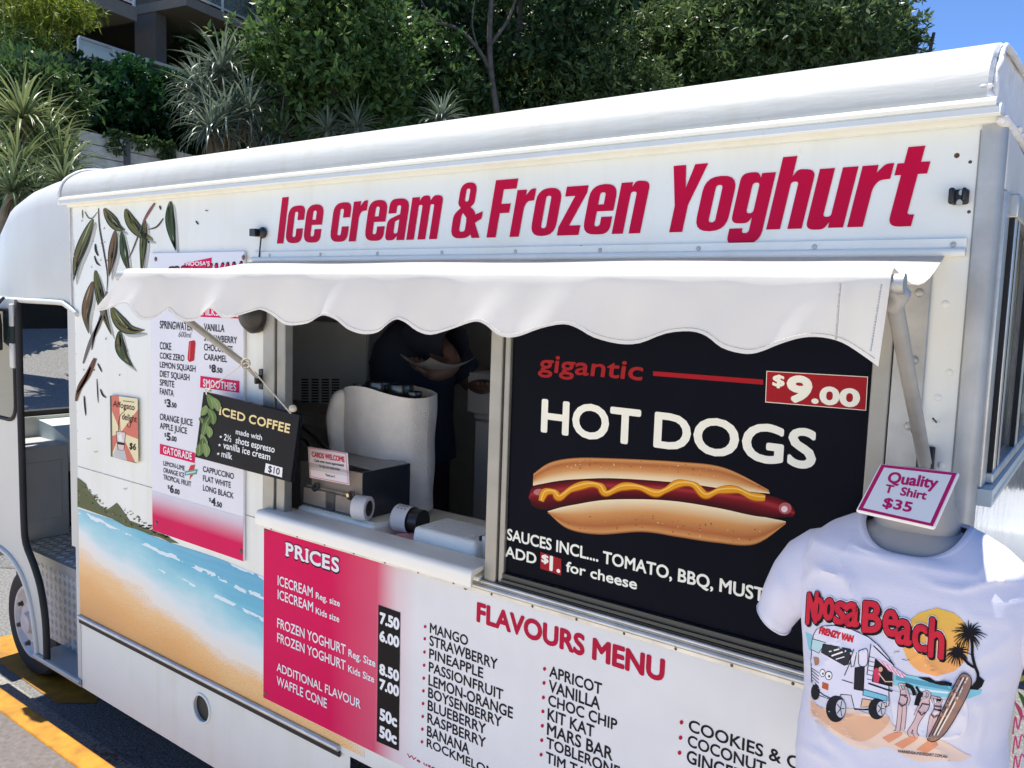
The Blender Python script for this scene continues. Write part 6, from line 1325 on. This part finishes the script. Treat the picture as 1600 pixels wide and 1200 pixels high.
def crown_pts(rng, rad, K, per, cr, shell=.55, flat=.75):
    u = rng.normal(size=(K, 3)); u /= np.linalg.norm(u, axis=1, keepdims=True); q = (shell+(1-shell)*rng.random(K)**.6)[:, None]*u
    lump = 1+.16*np.sin(u[:, :1]*5+1.3)*np.cos(u[:, 1:2]*4+u[:, 2:]*6); ctr = q*np.array(rad)*lump
    g = rng.normal(size=(K, per, 3))*cr*np.array([1, 1, flat])*(.6+.8*rng.random((K, 1, 1)))
    C = (ctr[:, None]+g).reshape(-1, 3); out = (g+.25*u[:, None]*cr).reshape(-1, 3); return C, out
def crown(name, m_, rad, K, per, cr, L, W, seed, parent, droop=.0, rosette=1, shell=.55, loc=(0, 0, 0)):
    rng = np.random.default_rng(seed); C, out = crown_pts(rng, rad, K, per, cr, shell)
    if rosette > 1: C = np.repeat(C, rosette, 0); out = np.repeat(out, rosette, 0)
    d = out/(np.linalg.norm(out, axis=1, keepdims=True)+1e-6)*.6+rng.normal(size=C.shape)*(.8 if rosette > 1 else .7)+np.array([0, 0, .25-droop]); n = len(C)
    V, Q = leaf_cloud(rng, C, d, 1.2*L*(.6+.7*rng.random(n)), 1.25*W*(.7+.6*rng.random(n)), .15); o = np_mesh(name, V, Q, m_, parent); o.location = loc; return o
def limb_mesh(rng, H, r, rad, zc, nb=7):
    m = MB(); lean = rng.normal(size=2)*.04*H; pts = [(lean[0]*t, lean[1]*t, zc*t) for t in np.linspace(0, 1, 6)]; m.tube(pts, list(np.linspace(r, r*.55, 6)), 8)
    for i in range(nb):
        a = i*2.4+rng.random(); t = .5+.5*rng.random(); p0 = np.array([lean[0]*t, lean[1]*t, zc*t]); e = np.array([math.cos(a)*rad[0], math.sin(a)*rad[1], rad[2]*(rng.random()*.9-.1)])*.75+np.array([0, 0, zc]); mid = (p0+e)/2+rng.normal(size=3)*.15*rad[0]
        m.tube([tuple(q) for q in curve([p0, mid, e], 4)], list(np.linspace(r*.45, r*.10, 9)), 6)
    return m
BARK = mat('pale_bark', (.16, .14, .11), .9, var=.35, scale=10, bump=.8, bscale=30); BARKD = mat('dark_bark', (.05, .042, .035), .95, var=.3, scale=10)
LM = {k: leaf_mat(k+'_leaves', a, b, tr_, t) for k, a, b, tr_, t in (('bright', (.038, .088, .022), (.115, .20, .052), .42, .38), ('dark', (.018, .050, .020), (.058, .112, .038), .42, .36), ('olive', (.044, .092, .030), (.14, .20, .07), .42, .4), ('hedge', (.009, .045, .016), (.034, .105, .030), .25, .25), ('bamboo', (.085, .17, .012), (.26, .29, .035), .5, .45), ('mid', (.034, .084, .028), (.095, .16, .048), .4, .38))}
def tree(label, kind, px, py, dist, rad, K, per, cr, L, W, seed, rosette=1, droop=0, trunk=.16, bark=None, group='trees behind the van', base=None):
    c = BG(px, py, dist); zb = base if base is not None else max(-.2, (c[1]-13)*.2); t = thing('tree', label, 'tree', (c[0], c[1], zb), group); rng = np.random.default_rng(seed+100)
    lm_ = limb_mesh(rng, c[2], trunk, rad, c[2]-zb); ROOTLOC[t.name] = (0, 0, 0); lm_.build('trunk', bark or BARKD, t, smooth=60); crown('crown', LM[kind], rad, K, per, cr, L, W, seed, t, droop, rosette, loc=(0, 0, c[2]-zb)); return t
tree('bright green bushy tree rising above the left end of the roof', 'bright', 520, 95, 13.5, (1.25, 1.25, 1.75), 210, 26, .17, .12, .05, 1, 5)
ft_ = tree('dark leafy tree with a pale forked trunk behind the middle of the roof', 'dark', 770, 20, 17, (2.4, 2.0, 2.4), 260, 22, .26, .15, .06, 2, 5, trunk=.15, bark=BARK)
m = MB()
for ln, r0_, r1_ in (([(780, 240), (776, 175), (768, 120), (765, 60), (768, 0), (772, -50)], .065, .04), ([(767, 112), (748, 78), (722, 50), (695, 38), (665, 38), (640, 46)], .042, .018), ([(766, 70), (795, 28), (812, -25)], .035, .02), ([(748, 78), (738, 40), (742, 0)], .02, .012), ([(695, 38), (670, 20), (652, -10)], .016, .01)):
    q_ = curve([BG(x, y, 14.75-.012*i) for i, (x, y) in enumerate(ln)], 5); m.tube([tuple(p-np.array(ft_.location)) for p in q_], list(np.linspace(r0_, r1_, len(q_))), 8)
ROOTLOC[ft_.name] = (0, 0, 0); m.build('limb', mat('limb_bark', (.085, .075, .06), .9, var=.4, scale=10, bump=.8, bscale=30), ft_, smooth=60)  # limbs in a darker bark than the trunk
tree('shaded tree hanging low over the roof between bright tree and forked trunk', 'mid', 640, 150, 15.5, (1.5, 1.2, 1.3), 170, 22, .2, .13, .05, 3, 5)
tree('dark dense tree with a gap of sky through its top', 'dark', 930, 40, 21, (2.6, 2.0, 2.2), 230, 22, .28, .17, .065, 4, 5)
tree('low olive tree touching the roofline right of the forked trunk', 'olive', 900, 165, 17.5, (2.1, 1.5, 1.15), 230, 24, .2, .14, .04, 5, 6, .2)
tree('olive green tree with drooping leaves behind the red lettering', 'olive', 1060, 120, 18.5, (1.9, 1.6, 1.5), 240, 24, .22, .15, .04, 6, 6, .2)
tree('tall olive leafed tree with its crown edge against blue sky', 'olive', 1225, 60, 17, (2.05, 2.0, 2.2), 330, 24, .23, .15, .045, 7, 6, .15, trunk=.14)
tree('small outer branch of olive leaves at the edge of the sky', 'olive', 1385, 62, 17.5, (.55, .6, .62), 42, 20, .15, .14, .045, 8, 6, .1, trunk=.06)
for i, (px, py, d, r, k) in enumerate(((420, 20, 24, 3.4, 'dark'), (560, 30, 26, 3.6, 'dark'), (700, 120, 27, 3.6, 'dark'), (860, 190, 29, 3.2, 'mid'), (1000, 60, 29, 3.6, 'dark'), (1140, 150, 27, 3.3, 'dark'), (1120, 10, 25, 3.0, 'mid'), (1240, 190, 25, 2.2, 'dark'))):
    tree(['deep shaded tree at the back, part of the dark screen of foliage', 'deep green back tree filling gaps in the foliage screen'][k == 'mid'], k, px, py, d, (r, r*.8, r), 170, 20, .5, .26, .12, 20+i, 4, group='dark trees at the back')
# shrubs of the hedge on the wall
for i, (px, py, l, rx, rz) in enumerate(((140, 158, .9, .62, .52), (205, 160, 1.0, .72, .60), (262, 175, 1.0, .75, .62), (310, 200, .8, .6, .52), (108, 178, .7, .4, .42), (352, 226, .5, .4, .25))):
    c = HP(px, py, l); t = thing('hedge_shrub', ['dark glossy shrub at the left of the hedge on the retaining wall', 'tall dark glossy shrub in the hedge below the glass balustrade', 'widest dark glossy shrub in the hedge, left of the spiky palms', 'dark glossy shrub at the right end of the hedge', 'small glossy shrub next to the left spiky plants', 'low glossy shrub hanging over the wall by the roof'][i], 'shrub', (c[0], c[1], 4.3), 'hedge shrubs on the retaining wall')
    ROOTLOC[t.name] = (0, 0, 0); crown('foliage', LM['hedge'], (rx, rx, rz), 120, 24, .11, .12, .055, 50+i, t, 0, 3, .5, (0, 0, c[2]-4.3))
    m = MB()
    for k in range(5): a = k*1.256; m.tube([(.1*math.cos(a), .1*math.sin(a), 0), (.35*math.cos(a), .35*math.sin(a), max(.3, c[2]-4.3))], [.025, .012], 6)
    m.each('stem', BARKD, t)
# creeper trailing over the wall
rng = np.random.default_rng(77); Cc = []; 
for s_, n_, dz in [(SZ(px, 215)[0], 90, h) for px, h in ((246, .5), (250, .55), (252, .4), (205, .2), (168, .35), (172, .3), (228, .15))]:
    Cc.append(np.c_[np.full(n_, s_)+rng.normal(size=n_)*.09, -.14-rng.random(n_)*.06, ZT+.1-rng.random(n_)**1.5*dz*1.1])
Cc = np.concatenate(Cc); Cw = H0+Cc[:, :1]*EU+Cc[:, 1:2]*EN+np.c_[np.zeros((len(Cc), 2)), Cc[:, 2]]; Vv, Qq = leaf_cloud(rng, Cw, rng.normal(size=Cw.shape)+np.array([0, 0, -.8]), np.full(len(Cw), .09), np.full(len(Cw), .045)); tag(np_mesh('wall_creeper', Vv, Qq, LM['mid']), 'green creeper trailing over the top of the pale retaining wall', 'creeper')
# pandanus: rosettes of long folded strap leaves
PAN = [leaf_mat('pandanus_green', (.06, .11, .05), (.20, .25, .13), .35, .25), leaf_mat('pandanus_grey', (.075, .12, .09), (.24, .29, .22), .35, .22), leaf_mat('pandanus_yellow', (.07, .12, .04), (.26, .30, .13), .4, .28)]
DRY = leaf_mat('dry_straps', (.10, .075, .04), (.20, .15, .085), .8, .1)
def rosette(rng, n, L, W, dead=False):
    V = []; Q = []
    for i in range(n):
        a = i*2.39996+rng.normal()*.15; el = (1.35-1.75*(i/n)**.9+rng.normal()*.12) if not dead else -.9-rng.random()*.5; ll = L*(.75+.4*rng.random()); dr_ = .35+.7*rng.random()+(.5 if el < .3 else 0)
        h = np.array([math.cos(a), math.sin(a), 0]); sd = np.array([-math.sin(a), math.cos(a), 0]); p = np.zeros(3); k0 = len(V); ns = 6
        for j in range(ns+1):
            t = j/ns; e2 = el-dr_*t*t*1.4; w_ = W*(1-t**2.2)*.5+.001
            V += [p-sd*w_, p+np.array([0, 0, -w_*.5]), p+sd*w_]; p = p+(h*math.cos(e2)+np.array([0, 0, math.sin(e2)]))*ll/ns
        for j in range(ns): Q += [(k0+3*j, k0+3*j+1, k0+3*j+4, k0+3*j+3), (k0+3*j+1, k0+3*j+2, k0+3*j+5, k0+3*j+4)]
    return np.array(V), np.array(Q)
def pandanus(label, heads, kind, base, group='spiky palms on the slope', seed=0):
    rng = np.random.default_rng(seed); b = np.array(base, float); t = thing('pandanus_tree', label, 'spiky palm', b, group); m = MB(); fork = None
    pts = [BG(px, py, d) for px, py, d, L in heads]; cen = np.mean(pts, axis=0); fork = b+(np.array([cen[0], cen[1], min(p[2] for p in pts)-.6])-b)*.6
    m.tube([b, (b+fork)/2+rng.normal(size=3)*.06, fork], [.10, .085, .075], 8)
    for p, (px, py, d, L) in zip(pts, heads):
        m.tube([tuple(q) for q in curve([fork, (fork+p)/2+rng.normal(size=3)*.1-np.array([0, 0, .12]), p], 4)], list(np.linspace(.065, .045, 9)), 7)
        V, Q = rosette(rng, 88, L, L*.052); o = np_mesh('leaf_crown', V, Q, PAN[kind], t); o.location = p-b
        V, Q = rosette(rng, 18, L*.7, L*.05, True); o2 = np_mesh('dead_skirt', V, Q, DRY, o); o2.location = (0, 0, -.04)
    m.build('trunk', BARK, t, smooth=60); return t
pandanus('yellow green spiky palm with several heads at the left edge above the cab', [(35, 185, 8.6, .62), (75, 215, 8.9, .55), (28, 262, 8.2, .55), (98, 262, 8.6, .58), (64, 250, 8.8, .6)], 2, BG(-110, 520, 9.5)*np.array([1, 1, 0]), seed=1)
pandanus('green spiky palm with low fans close above the cab roof', [(100, 285, 7.8, .42), (20, 300, 7.8, .5), (55, 300, 8.0, .4)], 0, BG(-90, 560, 8.8)*np.array([1, 1, 0]), seed=2)
c = HP(345, 200, .5); pandanus('large grey green spiky palm on top of the wall with many heads', [(347, 112, 13, .85), (312, 140, 13.2, .75), (352, 190, 12.6, .8), (388, 178, 12.8, .8), (330, 205, 12.4, .7), (320, 165, 13, .7)], 1, (c[0], c[1], 4.2), seed=3)
c = HP(430, 200, .4); pandanus('grey spiky palm with a drooping skirt behind the left of the roof', [(424, 75, 14, .8), (445, 165, 13.6, .75), (410, 215, 13, .65), (440, 215, 13, .6)], 1, (c[0], c[1], 4.0), seed=4)
for i, (px, py, lab) in enumerate(((512, 205, 'small grey spiky palm peeping over the roof below the bright tree'), (556, 200, 'second small spiky palm over the roof, right of its twin'), (690, 186, 'lone small spiky palm over the roof below the dark trees'))):
    c = BG(px, py, 12.5); pandanus(lab, [(px, py, 12.5, .52)], 1, (c[0], c[1], -.1), seed=10+i)
# bamboo
bb = thing('bamboo', 'yellow green feathery bamboo clump at the top left corner', 'bamboo', HP(60, 225, .6)); rng = np.random.default_rng(5); o_b = np.array(bb.location); m = MB()
for i in range(9):
    p0 = HP(20+i*9, 225, .6); p1 = HP(0+i*15, -60, .7+i*.05); m.tube([p0, (p0+p1)/2+np.array([.0, 0, .1]), p1], [.022, .018, .008], 6)
m.each('culm', mat('bamboo_culm', (.16, .18, .06), .5, var=.2), bb, smooth=60)
for nm, kd, ce, K, sc_ in (('foliage', 'bamboo', (42, 10), 130, (.76, .6, .9)), ('foliage', 'bright', (22, 105), 110, (.76, .6, .55)), ('foliage', 'bamboo', (112, 22), 30, (.25, .25, .2))):
    C, out = crown_pts(rng, sc_, K, 12, .14, .2); C = np.repeat(C, 5, 0); n = len(C); d = rng.normal(size=C.shape)*.8+np.array([.3, 0, -.55]); V, Q = leaf_cloud(rng, C, d, .09+.09*rng.random(n), .013+.01*rng.random(n), .1); o = np_mesh(nm, V, Q, LM[kd], bb); o.location = HP(ce[0], ce[1], .9)-o_b
t = tree('dark broad leafed bush in the shade behind the left spiky palms', 'dark', -10, 330, 10.5, (.5, .6, .7), 90, 22, .16, .12, .05, 61, 4, group=None, base=-.17)
t = tree('mid green shrubbery at the left edge below the bamboo', 'mid', 45, 150, 11.8, (.62, .7, .42), 100, 22, .14, .13, .04, 62, 4, group=None, base=0)
# ------------------------------------------------------------------ parked car glimpsed past the rear corner
cc = G(1597, 860, ROAD_Z); car_o = CAM+ray(1625, 640)*6.2; car_o[2] = ROAD_Z
car = thing('parked_car', 'white hatchback parked beyond the rear corner of the van', 'car', car_o)
cx0, cy0 = car_o[0], car_o[1]
def cs(y, w_, z0, z1, r=.1): return [(cx0+x, cy0+y, ROAD_Z+z) for x, z in ((-w_, z0), (w_, z0), (w_+.02, (z0+z1)/2), (w_-.05, z1-.02), (w_*.7, z1), (-w_*.7, z1), (-w_+.05, z1-.02), (-w_-.02, (z0+z1)/2))]
m = MB(); m.loft([cs(y, w_, a, b) for y, w_, a, b in ((-2.0, .72, .35, .72), (-1.9, .80, .22, .88), (-1.0, .85, .2, .95), (0, .86, .2, .97), (1.2, .86, .2, .98), (1.95, .82, .22, .96), (2.1, .74, .32, .9))])
m.build('body', mat('car_white', (.7, .7, .7), .25, coat=.6), car, smooth=50, bevel=.02)
m = MB(); m.loft([cs(y, w_, a, b) for y, w_, a, b in ((-.95, .74, .93, .96), (-.25, .68, .93, 1.42), (.9, .68, .93, 1.47), (1.8, .66, .93, 1.30), (2.02, .7, .93, .98))]); m.build('windows', mat('car_glass', (.02, .025, .03), .05), car, smooth=50)
m = MB(); m.loft([cs(y, w_, a, b) for y, w_, a, b in ((-.3, .60, 1.40, 1.435), (.9, .62, 1.45, 1.49), (1.75, .58, 1.30, 1.335))]); m.build('roof', mat('car_white', (.7, .7, .7), .25, coat=.6), car, smooth=50)
for x in (-.86, .86):
    for y in (-1.25, 1.35):
        m = MB(); m.lathe((cx0+x-.1, cy0+y, ROAD_Z+.31), (1, 0, 0), [(0, .2), (0, .30), (.03, .31), (.17, .31), (.2, .30), (.2, .2)], 28); w_ = m.build('wheel', RUBBER, car, smooth=40); m = MB(); m.lathe((cx0+x-.085, cy0+y, ROAD_Z+.31), (1, 0, 0), [(0, .2), (.17, .2), (.175, .05)], 20); m.build('rim', ALU, w_, smooth=40)
for x in (-.6, .6): m = MB(); m.ball((cx0+x, cy0-1.93, ROAD_Z+.68), .11, 8, (1.2, .4, .7)); m.build('headlight', mat('lamp_clear', (.5, .5, .5), .1), car, smooth=180)
